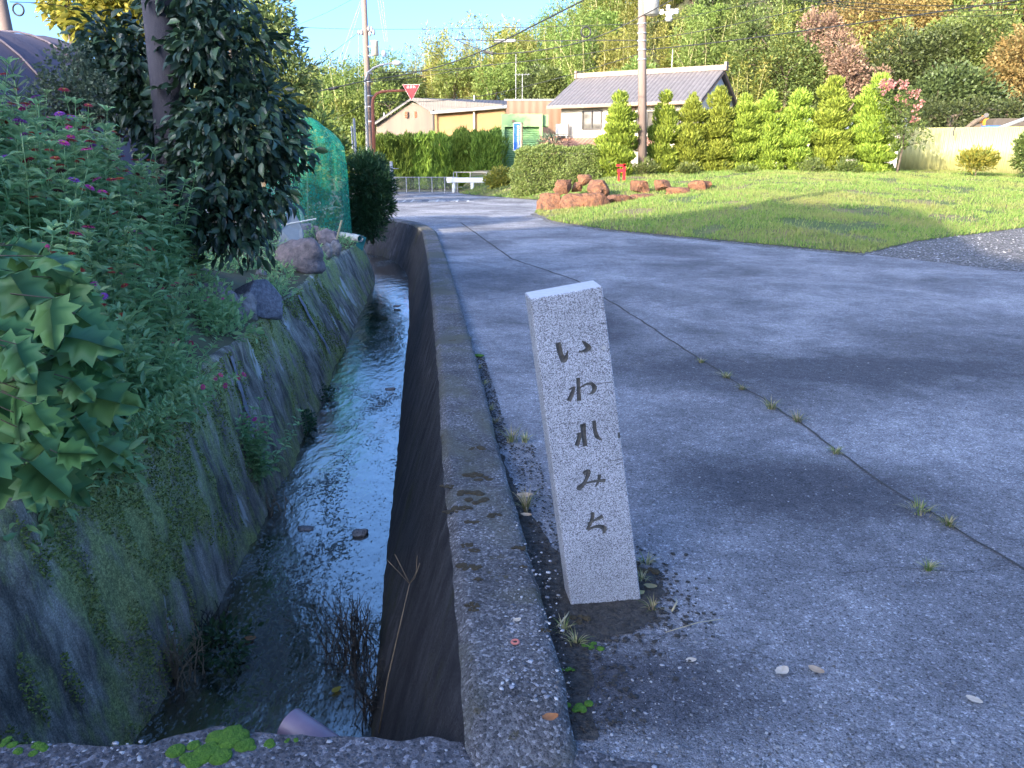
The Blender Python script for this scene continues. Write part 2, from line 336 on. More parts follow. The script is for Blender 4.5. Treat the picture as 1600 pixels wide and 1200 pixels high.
# ------------------------------------------------------------------ mesh helpers
class MB:
    def __init__(s): s.v = []; s.f = []; s.m = []
    def add(s, vs, fs, mi=0):
        o = len(s.v); s.v += [tuple(v) for v in vs]; s.f += [tuple(i + o for i in f) for f in fs]; s.m += [mi] * len(fs); return s
    def box(s, c, size, rot=None, mi=0):
        hx, hy, hz = [k / 2 for k in size]; P = [Vector((x, y, z)) for x in (-hx, hx) for y in (-hy, hy) for z in (-hz, hz)]
        if rot is not None:
            Mx = Euler(rot).to_matrix() if not isinstance(rot, Matrix) else rot
            P = [Mx @ p for p in P]
        c = Vector(c)
        return s.add([c + p for p in P], [(0, 1, 3, 2), (4, 6, 7, 5), (0, 4, 5, 1), (2, 3, 7, 6), (0, 2, 6, 4), (1, 5, 7, 3)], mi)
    def tube(s, pts, rad, n=8, mi=0, caps=True):
        pts = [Vector(p) for p in pts]
        if not isinstance(rad, (list, tuple)): rad = [rad] * len(pts)
        rings = []; prev = None
        for i, p in enumerate(pts):
            d = (pts[min(i + 1, len(pts) - 1)] - pts[max(i - 1, 0)]).normalized()
            if prev is None:
                a = Vector((0, 0, 1)) if abs(d.z) < .9 else Vector((1, 0, 0)); u = d.cross(a).normalized()
            else: u = (prev - d * prev.dot(d)).normalized()
            prev = u; w = d.cross(u)
            rings.append([p + (u * math.cos(2 * math.pi * k / n) + w * math.sin(2 * math.pi * k / n)) * rad[i] for k in range(n)])
        vs = [q for r in rings for q in r]; fs = []
        for i in range(len(pts) - 1):
            for k in range(n):
                a = i * n + k; b = i * n + (k + 1) % n; fs.append((a, a + n, b + n, b))
        if caps: fs.append(tuple(range(n))); fs.append(tuple(range(len(vs) - 1, len(vs) - n - 1, -1)))
        return s.add(vs, fs, mi)
    def poly(s, pts, mi=0): return s.add(pts, [tuple(range(len(pts)))], mi)
    def prism(s, base, vec, mi=0):
        n = len(base); base = [Vector(p) for p in base]; vec = Vector(vec)
        return s.add(base + [p + vec for p in base], [tuple(range(n)), tuple(range(2 * n - 1, n - 1, -1))] + [(i, (i + 1) % n, (i + 1) % n + n, i + n)[::-1] for i in range(n)], mi)
    def build(s, name, mats, parent=None, smooth=False, fix=True):
        me = bpy.data.meshes.new(name); me.from_pydata(s.v, [], s.f)
        if not isinstance(mats, (list, tuple)): mats = [mats]
        for m in mats: me.materials.append(M[m] if isinstance(m, str) else m)
        if any(s.m): me.polygons.foreach_set('material_index', s.m)
        if smooth: me.polygons.foreach_set('use_smooth', [True] * len(me.polygons))
        if fix:
            bm = bmesh.new(); bm.from_mesh(me); bmesh.ops.recalc_face_normals(bm, faces=bm.faces); bm.to_mesh(me); bm.free()
        me.update(); o = bpy.data.objects.new(name, me); col.objects.link(o)
        if parent: o.parent = parent
        return o
def npmesh(name, V, Fc, mats, parent=None, smooth=False, mi=None):
    me = bpy.data.meshes.new(name); V = np.asarray(V, np.float32); Fc = np.asarray(Fc, np.int32); k = Fc.shape[1]
    me.vertices.add(len(V)); me.vertices.foreach_set('co', V.ravel())
    me.loops.add(Fc.size); me.loops.foreach_set('vertex_index', Fc.ravel())
    me.polygons.add(len(Fc)); me.polygons.foreach_set('loop_start', np.arange(len(Fc), dtype=np.int32) * k); me.polygons.foreach_set('loop_total', np.full(len(Fc), k, np.int32))
    if not isinstance(mats, (list, tuple)): mats = [mats]
    for m in mats: me.materials.append(M[m] if isinstance(m, str) else m)
    if mi is not None: me.polygons.foreach_set('material_index', np.asarray(mi, np.int32))
    if smooth: me.polygons.foreach_set('use_smooth', np.ones(len(Fc), bool))
    me.update(calc_edges=True); me.validate()
    o = bpy.data.objects.new(name, me); col.objects.link(o)
    if parent: o.parent = parent
    return o
T_DIA = (np.array([(0, 0, 0), (.5, .45, .06), (0, 1, -.05), (-.5, .45, .06)]), np.array([(0, 1, 2), (0, 2, 3)]))
T_LEAF = (np.array([(0, 0, 0), (.42, .28, .1), (.4, .62, .06), (0, 1, -.22), (-.4, .62, .06), (-.42, .28, .1), (0, .5, 0)]),
          np.array([(0, 1, 6), (1, 2, 6), (2, 3, 6), (3, 4, 6), (4, 5, 6), (5, 0, 6)]))
T_BLADE = (np.array([(-.5, 0, 0), (.5, 0, 0), (.28, .6, .06), (0, 1, .2)]), np.array([(0, 1, 2), (0, 2, 3)]))
def unit(a): return a / np.maximum(np.linalg.norm(a, axis=1, keepdims=True), 1e-9)
def leaves(P, D, Ln, Wd, tmpl=T_DIA, Nm=None):
    """one leaf per point: P root, D direction of its length"""
    n = len(P); D = unit(D); Nm = rng.normal(size=(n, 3)) if Nm is None else Nm
    X = unit(np.cross(D, Nm)); Z = np.cross(X, D)
    tv, tf = tmpl; Ln = np.broadcast_to(Ln, n); Wd = np.broadcast_to(Wd, n)
    V = P[:, None, :] + tv[None, :, 0, None] * (X * Wd[:, None])[:, None, :] + tv[None, :, 1, None] * (D * Ln[:, None])[:, None, :] + tv[None, :, 2, None] * (Z * Ln[:, None])[:, None, :]
    Fc = tf[None] + (np.arange(n) * len(tv))[:, None, None]
    return V.reshape(-1, 3), Fc.reshape(-1, tf.shape[1])
def cat(parts):
    Vs, Fs, o = [], [], 0
    for V, Fc in parts: Vs.append(V); Fs.append(Fc + o); o += len(V)
    return np.concatenate(Vs), np.concatenate(Fs)
def rdir(n): return unit(rng.normal(size=(n, 3)))
def shell(n, c, r, lo=.55, flat=1.0):
    """points in the outer part of an ellipsoid with centre c and radii r, and their outward directions"""
    d = rdir(n); k = (lo + (1 - lo) * rng.random((n, 1)) ** .6)
    return np.array(c) + d * k * np.array(r), d
def clumped(blobs, ncl, per, cr, ln, wd, droop=0., tmpl=T_DIA, lo=.6, up=0., jit=.3, outw=.7):
    """blobs: (centre, radii). Leaf clusters spread through the outer volume"""
    w = np.array([b[1][0] * b[1][1] + b[1][1] * b[1][2] + b[1][0] * b[1][2] for b in blobs]); w = w / w.sum()
    parts = []
    for (c, r), ww in zip(blobs, w):
        k = max(1, int(ncl * ww)); C, d = shell(k, c, r, lo)
        C = np.repeat(C, per, 0); d = np.repeat(d, per, 0)
        off = rdir(len(C)) * (rng.random((len(C), 1)) ** .5) * cr
        P = C + off; D = unit(off / cr * .8 + d * outw + rdir(len(C)) * .5 + np.array([0, 0, up - droop]))
        s = 1 + jit * rng.normal(size=len(C)).clip(-1.5, 1.5)
        parts.append(leaves(P, D, ln * s, wd * s, tmpl, Nm=rng.normal(size=(len(C), 3)) * .7 + np.array([0, 0, 1.0])))
    return cat(parts)
def tag(o, label=None, cat=None, group=None, kind=None):
    if label: o['label'] = label
    if cat: o['category'] = cat
    if group: o['group'] = group
    if kind: o['kind'] = kind
    return o
def empty(name, loc=(0, 0, 0), rz=0):
    o = bpy.data.objects.new(name, None); o.location = loc; o.rotation_euler = (0, 0, rz); o.empty_display_size = .1; col.objects.link(o); return o
def thing(name, label, cat_, loc=(0, 0, 0), rz=0, group=None): return tag(empty(name, loc, rz), label, cat_, group)
def dup(root, loc, rz=0, sc=1, label=None, group=None):
    def cc(o, par):
        c = o.copy(); col.objects.link(c); c.parent = par
        for ch in list(o.children): cc(ch, c)
        return c
    r = cc(root, None); r.location = loc; r.rotation_euler = (0, 0, rz); r.scale = (sc,) * 3 if not isinstance(sc, tuple) else sc
    if label: r['label'] = label
    if group: r['group'] = group
    return r
def fbm(x, y, z=0, s=1, o=4): return noise.fractal(Vector((x * s, y * s, z * s)), 1.0, 2.0, o)
def lerp_poly(P, n):
    P = np.array(P, float); d = np.r_[0, np.cumsum(np.linalg.norm(np.diff(P, axis=0), axis=1))]
    t = np.linspace(0, d[-1], n); return np.stack([np.interp(t, d, P[:, k]) for k in range(P.shape[1])], 1)
def smooth_poly(P, n, it=40):
    Q = lerp_poly(P, n)
    for _ in range(it): Q[1:-1] = (Q[:-2] + 2 * Q[1:-1] + Q[2:]) / 4
    return Q
def pdist(x, y, P):
    P = np.asarray(P, float)[:, :2]; A, B = P[:-1], P[1:]; d = B - A; q = np.array([x, y])
    t = np.clip(((q - A) * d).sum(1) / (d * d).sum(1), 0, 1); return np.linalg.norm(A + d * t[:, None] - q, axis=1).min()
def inpoly(x, y, P):
    c = False; n = len(P); j = n - 1
    for i in range(n):
        if (P[i][1] > y) != (P[j][1] > y) and x < (P[j][0] - P[i][0]) * (y - P[i][1]) / (P[j][1] - P[i][1]) + P[i][0]: c = not c
        j = i
    return c

# ------------------------------------------------------------------ the channel
def wz(y): return -1.2 + .45 * min(max((y - 8) / 12, 0), 1)
KT = [(.06, -1), (-.1, 1.6), (-.23, 2.67), (-.36, 3.71), (-.48, 4.89), (-.95, 8.88), (-1.33, 12.0), (-1.92, 16.5), (-2.4, 18.4), (-3.1, 19.7), (-4.5, 20.7), (-8, 21.4), (-17, 21.9)]
KB = [(-.3, -1), (-.55, 1.6), (-.66, 2.9), (-.85, 4.4), (-.95, 5.4), (-1.42, 9.6), (-1.72, 12.4), (-2.3, 16.6), (-2.8, 18.3), (-3.4, 19.4), (-4.7, 20.3), (-8, 20.95), (-17, 21.4)]
LT = [(-2.3, -1), (-2.22, 1.6), (-2.16, 3.4), (-2.16, 4.4), (-2.34, 6.3), (-2.72, 9), (-2.97, 11.6), (-3.07, 13), (-3.14, 16), (-3.5, 17.3), (-4.6, 18.3), (-8, 18.9), (-17, 19.5)]
LB = [(-1.95, -1), (-1.87, 1.6), (-1.86, 3.0), (-1.92, 4.8), (-2.03, 6.1), (-2.22, 8.2), (-2.5, 11.6), (-2.88, 16.0), (-3.25, 17.8), (-4.7, 18.8), (-8, 19.35), (-17, 19.9)]
NS = 340
kt, kb, lt, lb = [smooth_poly(p, NS, 25) for p in (KT, KB, LT, LB)]
def ltz(y): return .1 - .2 * min(max((y - 5) / 5, 0), 1)
def offset(P, d):
    T = np.gradient(P, axis=0); T = T / np.linalg.norm(T, axis=1, keepdims=True); return P + np.stack([T[:, 1], -T[:, 0]], 1) * d
ko = offset(kt, .29)
chan_poly = [tuple(p) for p in offset(kt, .14)] + [tuple(p) for p in offset(lt, -.22)[::-1]]

def bank(x, y):
    """height of the garden left of the channel"""
    d = pdist(x, y, LT); base = ltz(y)
    hi = 2.1 if y < 6 else 2.1 - 1.7 * min((y - 6) / 4, 1)
    return base + .05 + hi * (1 - math.exp(-max(d - .15, 0) / 1.6))
def hill(x, y):
    xs = [-120, -48, -26, -15.6, -4.3, 4.3, 13, 26, 69, 140]; tops = [0, .5, 2.2, 6, 8.8, 10.5, 18, 25, 33, 35]
    X = x * 105 / max(y, 30)
    top = np.interp(X, xs, tops); t = min(max((y - 60) / 48, 0), 1); near = min(max((x - 24) / 22, 0), 1)
    t = min(max((y - 60 + 16 * near) / (48 + 10 * near), 0), 1)
    return top * (t * t * (3 - 2 * t)) ** .8
def shade_berm(x, y):  # unseen ridge added behind the camera, shaped to keep sun off the foreground
    s = .64 * x + .77 * y; u = .77 * x - .64 * y
    if s > -9: return 0
    h = 11.2 + 3.6 * math.exp(-((u + 4.9) / (6.0 if u < -4.9 else 2.3)) ** 2) - 2.2 * math.exp(-((u + 16) / 4) ** 2) + .8 * noise.noise(Vector((u * .3, 0, 3)))
    return h * math.exp(-((s + 24) / 6.5) ** 4)
def gz(x, y):
    if -18 < x < 1 and -1.5 < y < 23 and inpoly(x, y, chan_poly): return -1.75
    if x < -1.8 and y < 21.6 and -1.2 < y:
        # garden side
        j = np.argmin(np.abs(lt[:, 1] - y)) if y < 17 else None
        if j is not None and x < lt[j, 0]: return bank(x, y) - (.25 if x > lt[j, 0] - 6.5 else .02)
        if y >= 17 and inpoly(x, y, [(-60, 17)] + [tuple(p) for p in lt if p[1] >= 16.9] + [(-60, 19)]): return bank(x, y) - .02
    z = -.03
    if x < -2.2 and y <= -1.2 : z = .3
    return z + hill(x, y) + shade_berm(x, y)
xs = np.unique(np.r_[np.arange(-180, -40, 10), np.arange(-40, -14, 2.), np.arange(-14, -6, .5), np.arange(-6, 1.2, .13), np.arange(1.2, 12, 1.5), np.arange(12, 80, 3.), np.arange(80, 200, 15)])
ys = np.unique(np.r_[np.arange(-60, -4, 2.), np.arange(-4, -1.2, .4), np.arange(-1.2, 23, .16), np.arange(23, 60, 3.), np.arange(60, 125, 2.5), np.arange(130, 900, 90)])
V = [(x, y, gz(x, y)) for y in ys for x in xs]; nx = len(xs)
Fq = [(j * nx + i, j * nx + i + 1, (j + 1) * nx + i + 1, (j + 1) * nx + i) for j in range(len(ys) - 1) for i in range(nx - 1)]
tag(npmesh('ground', V, Fq, 'ground', smooth=False), kind='structure')

def ribbon(rows, nsub_mask=None):
    """rows: list of (NS,3) arrays -> grid"""
    A = np.stack(rows); k, n, _ = A.shape
    Fc = [(a * n + i, a * n + i + 1, (a + 1) * n + i + 1, (a + 1) * n + i) for a in range(k - 1) for i in range(n - 1)]
    return A.reshape(-1, 3), np.array(Fc)
def z3(P, z): return np.c_[P, z if hasattr(z, '__len__') else np.full(len(P), z)]
wzk = np.array([wz(y) for y in kb[:, 1]]); wzl = np.array([wz(y) for y in lb[:, 1]]); ltzz = np.array([ltz(y) for y in lt[:, 1]])
# road-side wall: foot below water, battered face, flat top, back down into the soil
top = .1; rows = []
face_n = 14
bot = z3(kb + (kb - kt) * .25, wzk - .3)
for a in range(face_n): rows.append(bot * (1 - a / face_n) + z3(kt + (kb - kt) * .03, top - .03) * (a / face_n))
rows.append(z3(kt + (kb - kt) * .03, top - .03)); rows.append(z3(offset(kt, .02), top))
for a in range(1, 6): rows.append(z3(kt * (1 - a / 6) + offset(kt, .27) * (a / 6), top + .002 * (a % 2)))
rows.append(z3(offset(kt, .265), top)); rows.append(z3(ko, top - .025)); rows.append(z3(ko, -.4)); rows.append(z3(ko, -1.6))
rows = [lerp_poly(r[kt[:, 1] > 1.45], 900) for r in rows]
V, Fc = ribbon(rows)
for v in V:
    if v[1] < 1.95 and v[2] > 0: v[2] -= .075 * ((1.95 - v[1]) / .3) ** 2
    k = .008 if v[2] > -.05 else .014
    q = Vector(v) * 9; v[0] += k * noise.noise(q); v[2] += (.004 if v[2] > 0 else .01) * noise.noise(q + Vector((9, 3, 1)))
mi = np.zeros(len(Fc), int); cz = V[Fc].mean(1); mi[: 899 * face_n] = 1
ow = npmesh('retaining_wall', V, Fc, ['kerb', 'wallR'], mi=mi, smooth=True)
tag(ow, 'grey concrete kerb wall between road and stream, dark wet inner face', 'wall')
# garden-side wall
rows = []; bot = z3(lb + (lb - lt) * .25, wzl - .3); tp = z3(lt, ltzz)
for a in range(40): rows.append(bot * (1 - a / 40) + tp * (a / 40))
rows += [tp, z3(offset(lt, -.04), ltzz + .03), z3(offset(lt, -.3), ltzz + .03), z3(offset(lt, -.32), ltzz - .5)]
rows = [lerp_poly(r, 900) for r in rows]
V, Fc = ribbon(rows)
V = np.array(V)
for v in V:
    q = Vector((v[0], v[1], v[2])); s_ = .05 * fbm(v[0], v[1], v[2] * .5, 1.6, 4) + .018 * noise.noise(Vector((v[0] * 14, v[1] * 14, v[2] * 4)))
    v[0] += s_; v[2] += s_ * .2
tag(npmesh('retaining_wall', V, Fc, 'wallL', smooth=True), 'tall mossy concrete wall with green streaks below the flower bed', 'wall')
# garden soil behind it
nr = 26; rows = []
for a in range(nr):
    d = .03 + 7.5 * (a / (nr - 1)) ** 1.7
    q = np.array([(lt[i, 0] - d, lt[i, 1] + 0.0) for i in range(NS) if lt[i, 1] < 16.9 and lt[i, 1] > -1])
    rows.append(np.array([(x, y, ltz(y) + .02 if a == 0 else bank(x, y) + .03 * fbm(x, y, 0, 2.2, 4)) for x, y in q]))
V, Fc = ribbon(rows); tag(npmesh('garden_soil', V, Fc[:, ::-1], 'ground', smooth=True), kind='structure')
lw = bpy.data.objects['retaining_wall.001'] if 'retaining_wall.001' in bpy.data.objects else None
for yj, wj, t0, t1 in ((5.9, .04, .15, .97), (9.6, .05, .2, .97)):
    i = int(np.argmin(np.abs(lt[:200, 1] - yj))); A_ = Vector((lb[i, 0], lb[i, 1], wz(yj))); B_ = Vector((lt[i, 0], lt[i, 1], ltz(yj))); V = []
    for k in range(24):
        p = A_.lerp(B_, t0 + (t1 - t0) * k / 23); w_ = wj * (.7 + .5 * noise.noise(Vector((k * .4, yj, 0)))); s_ = .05 * fbm(p.x, p.y, p.z * .5, 1.6, 4); p = p + Vector((s_ + .022, 0, s_ * .2 + .012))
        V += [p - Vector((0, w_, 0)), p + Vector((0, w_, 0))]
    MB().add(V, [(2 * k, 2 * k + 2, 2 * k + 3, 2 * k + 1) for k in range(23)]).build('wall_joint', simple('lime_render', (.30, .29, .32), (.16, .155, .17), .85, 20, .5, 90), lw)
Pm = []; Dm = []
while len(Pm) < 42000:
    y = 1.5 + 10 * rng.random() ** 1.5; t = rng.random() ** .9
    if noise.noise(Vector((y * 1.3, t * 1.6, 5))) + .6 * noise.noise(Vector((y * 6, t * 3, 9))) < .05 + .12 * (.5 - t): continue
    i = int(np.searchsorted(lt[:260, 1], y)); p = Vector((lb[i, 0], lb[i, 1], wz(y))).lerp(Vector((lt[i, 0], lt[i, 1], ltz(y))), t); p.y = y
    s_ = .05 * fbm(p.x, p.y, p.z * .5, 1.6, 4) + .018 * noise.noise(Vector((p.x * 14, p.y * 14, p.z * 4)))
    Pm.append((p.x + s_ + .004, p.y, p.z + s_ * .2)); Dm.append((1, 0, .2))
Pm = np.array(Pm); V, Fc = leaves(Pm, unit(np.array(Dm, float) + rng.normal(size=Pm.shape) * .9), .013 * rng.uniform(.6, 1.7, len(Pm)), .008 * (1 + Pm[:, 1] * .12), T_DIA)
tag(npmesh('wall_moss', V, Fc, leafmat('wall_moss', [(.15, .20, .05), (.26, .32, .08), (.38, .43, .13), (.10, .13, .05)], .9, .1)), kind='stuff')
# bed and water
rows = [z3(lb + (lb - lt) * .2, wzl - .25), z3(kb + (kb - kt) * .2 , wzk - .25)]
cb = [rows[0] * (1 - a / 8) + rows[1] * (a / 8) for a in range(9)]
V, Fc = ribbon([lerp_poly(r, 500) for r in cb]); tag(npmesh('stream_bed', V, Fc[:, ::-1], 'soil', smooth=True), kind='structure')
rows = [z3(lb + (lt - lb) * .1, wzl), z3(kb + (kt - kb) * .1, wzk)]
V, Fc = ribbon([lerp_poly(rows[0] * (1 - a / 6) + rows[1] * (a / 6), 500) for a in range(7)])
tag(npmesh('stream_water', V, Fc[:, ::-1], 'water', smooth=True), kind='structure')

# ------------------------------------------------------------------ road, deck, lawn
ro = offset(kt, .285)
road_poly = [tuple(p) for p in ro[::4] if p[0] > -16.5] + [(-16.5, 39.5), (45, 39.5), (45, -12), (.3, -12)]
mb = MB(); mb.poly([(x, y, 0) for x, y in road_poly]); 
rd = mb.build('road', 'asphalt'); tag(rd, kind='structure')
# near deck slab over the stream
def ragged(P, amp, sc, seg=.04, z=0):
    Q = lerp_poly(list(P) + [P[0]], max(8, int(sum(math.dist(P[i], P[(i + 1) % len(P)]) for i in range(len(P))) / seg)))[:-1]
    return [(x + amp * noise.noise(Vector((x * sc, y * sc, 1))), y + amp * noise.noise(Vector((x * sc, y * sc, 7))), z) for x, y in Q]
dk = ragged([(-4.5, -2), (1.6, -2), (1.5, 1.35), (1.0, 1.42), (.62, 1.55), (.3, 1.66), (.12, 1.70), (-.1, 1.72), (-.5, 1.735), (-.72, 1.75), (-.86, 1.78), (-1.0, 1.70), (-4.5, 1.70)], .02, 12, .03, .0)
mb = MB(); mb.prism([(x, y, -.22) for x, y, z in dk], (0, 0, .232)); tag(mb.build('deck', 'deck'), kind='structure')

SE = [(40, 30), (12.1, 18.2), (7.94, 15.1), (6.05, 13.09), (3.92, 15.65), (2.22, 17.73), (1.09, 20.22), (.68, 23.5)]
WE = [(.68, 23.5), (1.0, 26), (1.2, 31), (-2.2, 36.5), (-2.6, 38)]
lawn_poly = SE + WE[1:] + [(-2, 41.5), (45, 41.5)]
def lz(x, y):
    s = pdist(x, y, SE); t = min(s, pdist(x, y, WE))
    a = 1.12 * math.sin(math.pi / 2 * min(s / 17, 1)); return min(a, t * .28) + .012 + .05 * fbm(x, y, 0, .5, 3) * min(t, 1)
step = .5; vid = {}; mb = MB()
bm = bmesh.new(); ring = [bm.verts.new((x, y, 0)) for x, y in [(p[0], p[1]) for p in ragged(lawn_poly, .08, 1.7, .25)]]
f = bm.faces.new(ring); bmesh.ops.triangulate(bm, faces=[f])
for k in range(3):
    lim = [3.0, 1.5, .9][k]
    for it in range(4):
        es = [e for e in bm.edges if e.calc_length() > lim]
        if not es: break
        bmesh.ops.subdivide_edges(bm, edges=es, cuts=1); bmesh.ops.triangulate(bm, faces=bm.faces)
for v in bm.verts: v.co.z = lz(v.co.x, v.co.y)
me = bpy.data.meshes.new('lawn'); bm.to_mesh(me); bm.free(); me.materials.append(M['lawn']); lo = bpy.data.objects.new('lawn', me); col.objects.link(lo); tag(lo, kind='structure')
for p in me.polygons:
    p.use_smooth = True
# grass on the lawn
def grass(poly, zf, n, near, hh, name='grass'):
    P = []; bb = np.array(poly); lo_, hi_ = bb.min(0), bb.max(0)
    while len(P) < n:
        x = rng.uniform(lo_[0], min(hi_[0], 33)); y = rng.uniform(lo_[1], min(hi_[1], 40))
        if x > y * .86 + .5 or rng.random() > (near / max(y, near)) ** 1.1: continue
        if noise.noise(Vector((x * .7, y * .7, 4))) < -.22 and rng.random() < .88: continue
        if inpoly(x, y, poly): P.append((x, y, zf(x, y) - .01))
    P = np.array(P); n = len(P); D = np.c_[rng.normal(size=(n, 2)) * .45, np.ones(n)]
    h_ = hh * (.6 + .8 * rng.random(n)); return leaves(P, D, h_, .010 * (1 + P[:, 1] / 22), T_BLADE)
V, Fc = grass(lawn_poly, lz, 145000, 15, .09)
tag(npmesh('grass', V, Fc, L['grass']), kind='stuff')
vg = [tuple(q) for q in lerp_poly(SE[1:], 160)]
mb = MB(); mb.poly(ragged([(x, y) for x, y in vg] + [(x - .16 - .1 * noise.noise(Vector((x, y, 0))), y - .28 + .1 * noise.noise(Vector((y, x, 0)))) for x, y in vg[::-1]], .05, 5, .08, .003)); tag(mb.build('verge', 'gravel'), kind='structure')
# gravel lot on the right
gp = ragged([(6.1, 13.0), (7.94, 15.05), (12.1, 18.15), (40, 30), (40, 8), (14, 9.2), (7.3, 10.9)], .07, 2.5, .2, .004)
mb = MB(); mb.poly(gp); tag(mb.build('gravel_lot', 'gravel'), kind='structure')
# soil strip behind the kerb, around the marker
so = [tuple(p) for p in offset(kt, .28) if 1.72 < p[1] < 5.5]
sw = [(p[0] + .03 + .13 * math.exp(-((p[1] - 2.5) / .75) ** 2), p[1]) for p in so]
mb = MB(); mb.poly(ragged(so + [(.24, 3.1), (.5, 2.75), (.56, 2.5), (.50, 2.28), (.3, 2.2), (.2, 1.95)] if False else so + sw[::-1], .02, 14, .03, .005)); tag(mb.build('soil_strip', 'soil'), kind='structure')
mb = MB(); mb.poly(ragged([(.05, 2.2), (.25, 2.17), (.47, 2.27), (.55, 2.45), (.56, 2.62), (.42, 2.74), (.2, 2.75), (.04, 2.6)], .045, 11, .02, .0065)); tag(mb.build('soil_patch', 'soil'), kind='structure')
# long joint in the asphalt with weeds
cr = smooth_poly([(-1.32, 19.85), (0.0, 12.38), (0.86, 10.12), (1.29, 7.5), (1.59, 5.48), (1.77, 4.39), (1.83, 3.64), (1.91, 3.16), (2.02, 2.65), (2.2, 1.6)], 420, 6)
cr[:, 0] += np.array([.018 * fbm(x * 3, y * 3, 0, 1, 3) for x, y in cr]); w = np.array([.0025 + .0011 * y + .005 * noise.noise(Vector((y * 2, 0, 0))) for x, y in cr])
V, Fc = ribbon([z3(offset(cr, 0) + np.c_[w, w * 0], .004), z3(cr - np.c_[w, w * 0], .004)])
tag(npmesh('road_joint', V, Fc, simple('joint_dirt', (.07, .068, .065), (.03, .03, .03), .95, 9)), kind='structure')
for pts in ([(1.29, 2.62), (1.5, 2.66), (1.75, 2.63), (2.0, 2.68)],):
    c2 = smooth_poly(pts, 60, 2); c2[:, 1] += [.012 * fbm(x * 9, y * 9, 0, 1, 3) for x, y in c2]
    V, Fc = ribbon([z3(c2 + [.001, .0015], .0045), z3(c2 - [.001, .0015], .0045)]); tag(npmesh('road_crack', V, Fc, 'soil'), kind='structure')

# text helper (flat lettering turned into mesh)
def text_mesh(s, size, depth=.002, vertical=False):
    cu = bpy.data.curves.new('txt', 'FONT'); cu.body = s; cu.size = size; cu.extrude = depth; cu.align_x = 'CENTER'; cu.align_y = 'CENTER'
    if vertical: cu.body = '\n'.join(s); cu.space_line = .95
    cu.resolution_u = 3
    o = bpy.data.objects.new('txt', cu); col.objects.link(o); dg = bpy.context.evaluated_depsgraph_get(); me = bpy.data.meshes.new_from_object(o.evaluated_get(dg))
    bpy.data.objects.remove(o); return me
def lettering(name, s, size, mat, parent, loc, rot, vertical=False, scale=(1, 1, 1), depth=.002):
    me = text_mesh(s, size, depth, vertical); me.materials.clear(); me.materials.append(M[mat]); o = bpy.data.objects.new(name, me); col.objects.link(o)
    o.parent = parent; o.location = loc; o.rotation_euler = rot; o.scale = scale; return o
rm = lettering('road_lettering', '止まれ', 1.0, 'road_paint', None, at(682, 314, .006), (0, 0, R(3)), scale=(1.0, 2.0, 1)); rm.name = 'road_marking'; tag(rm, kind='structure')
mb = MB(); a, b_ = at(645, 308, .005), at(692, 307, .005); mb.poly([a, b_, b_ + Vector((0, .45, 0)), a + Vector((0, .45, 0))]); tag(mb.build('road_marking', 'road_paint'), kind='structure')

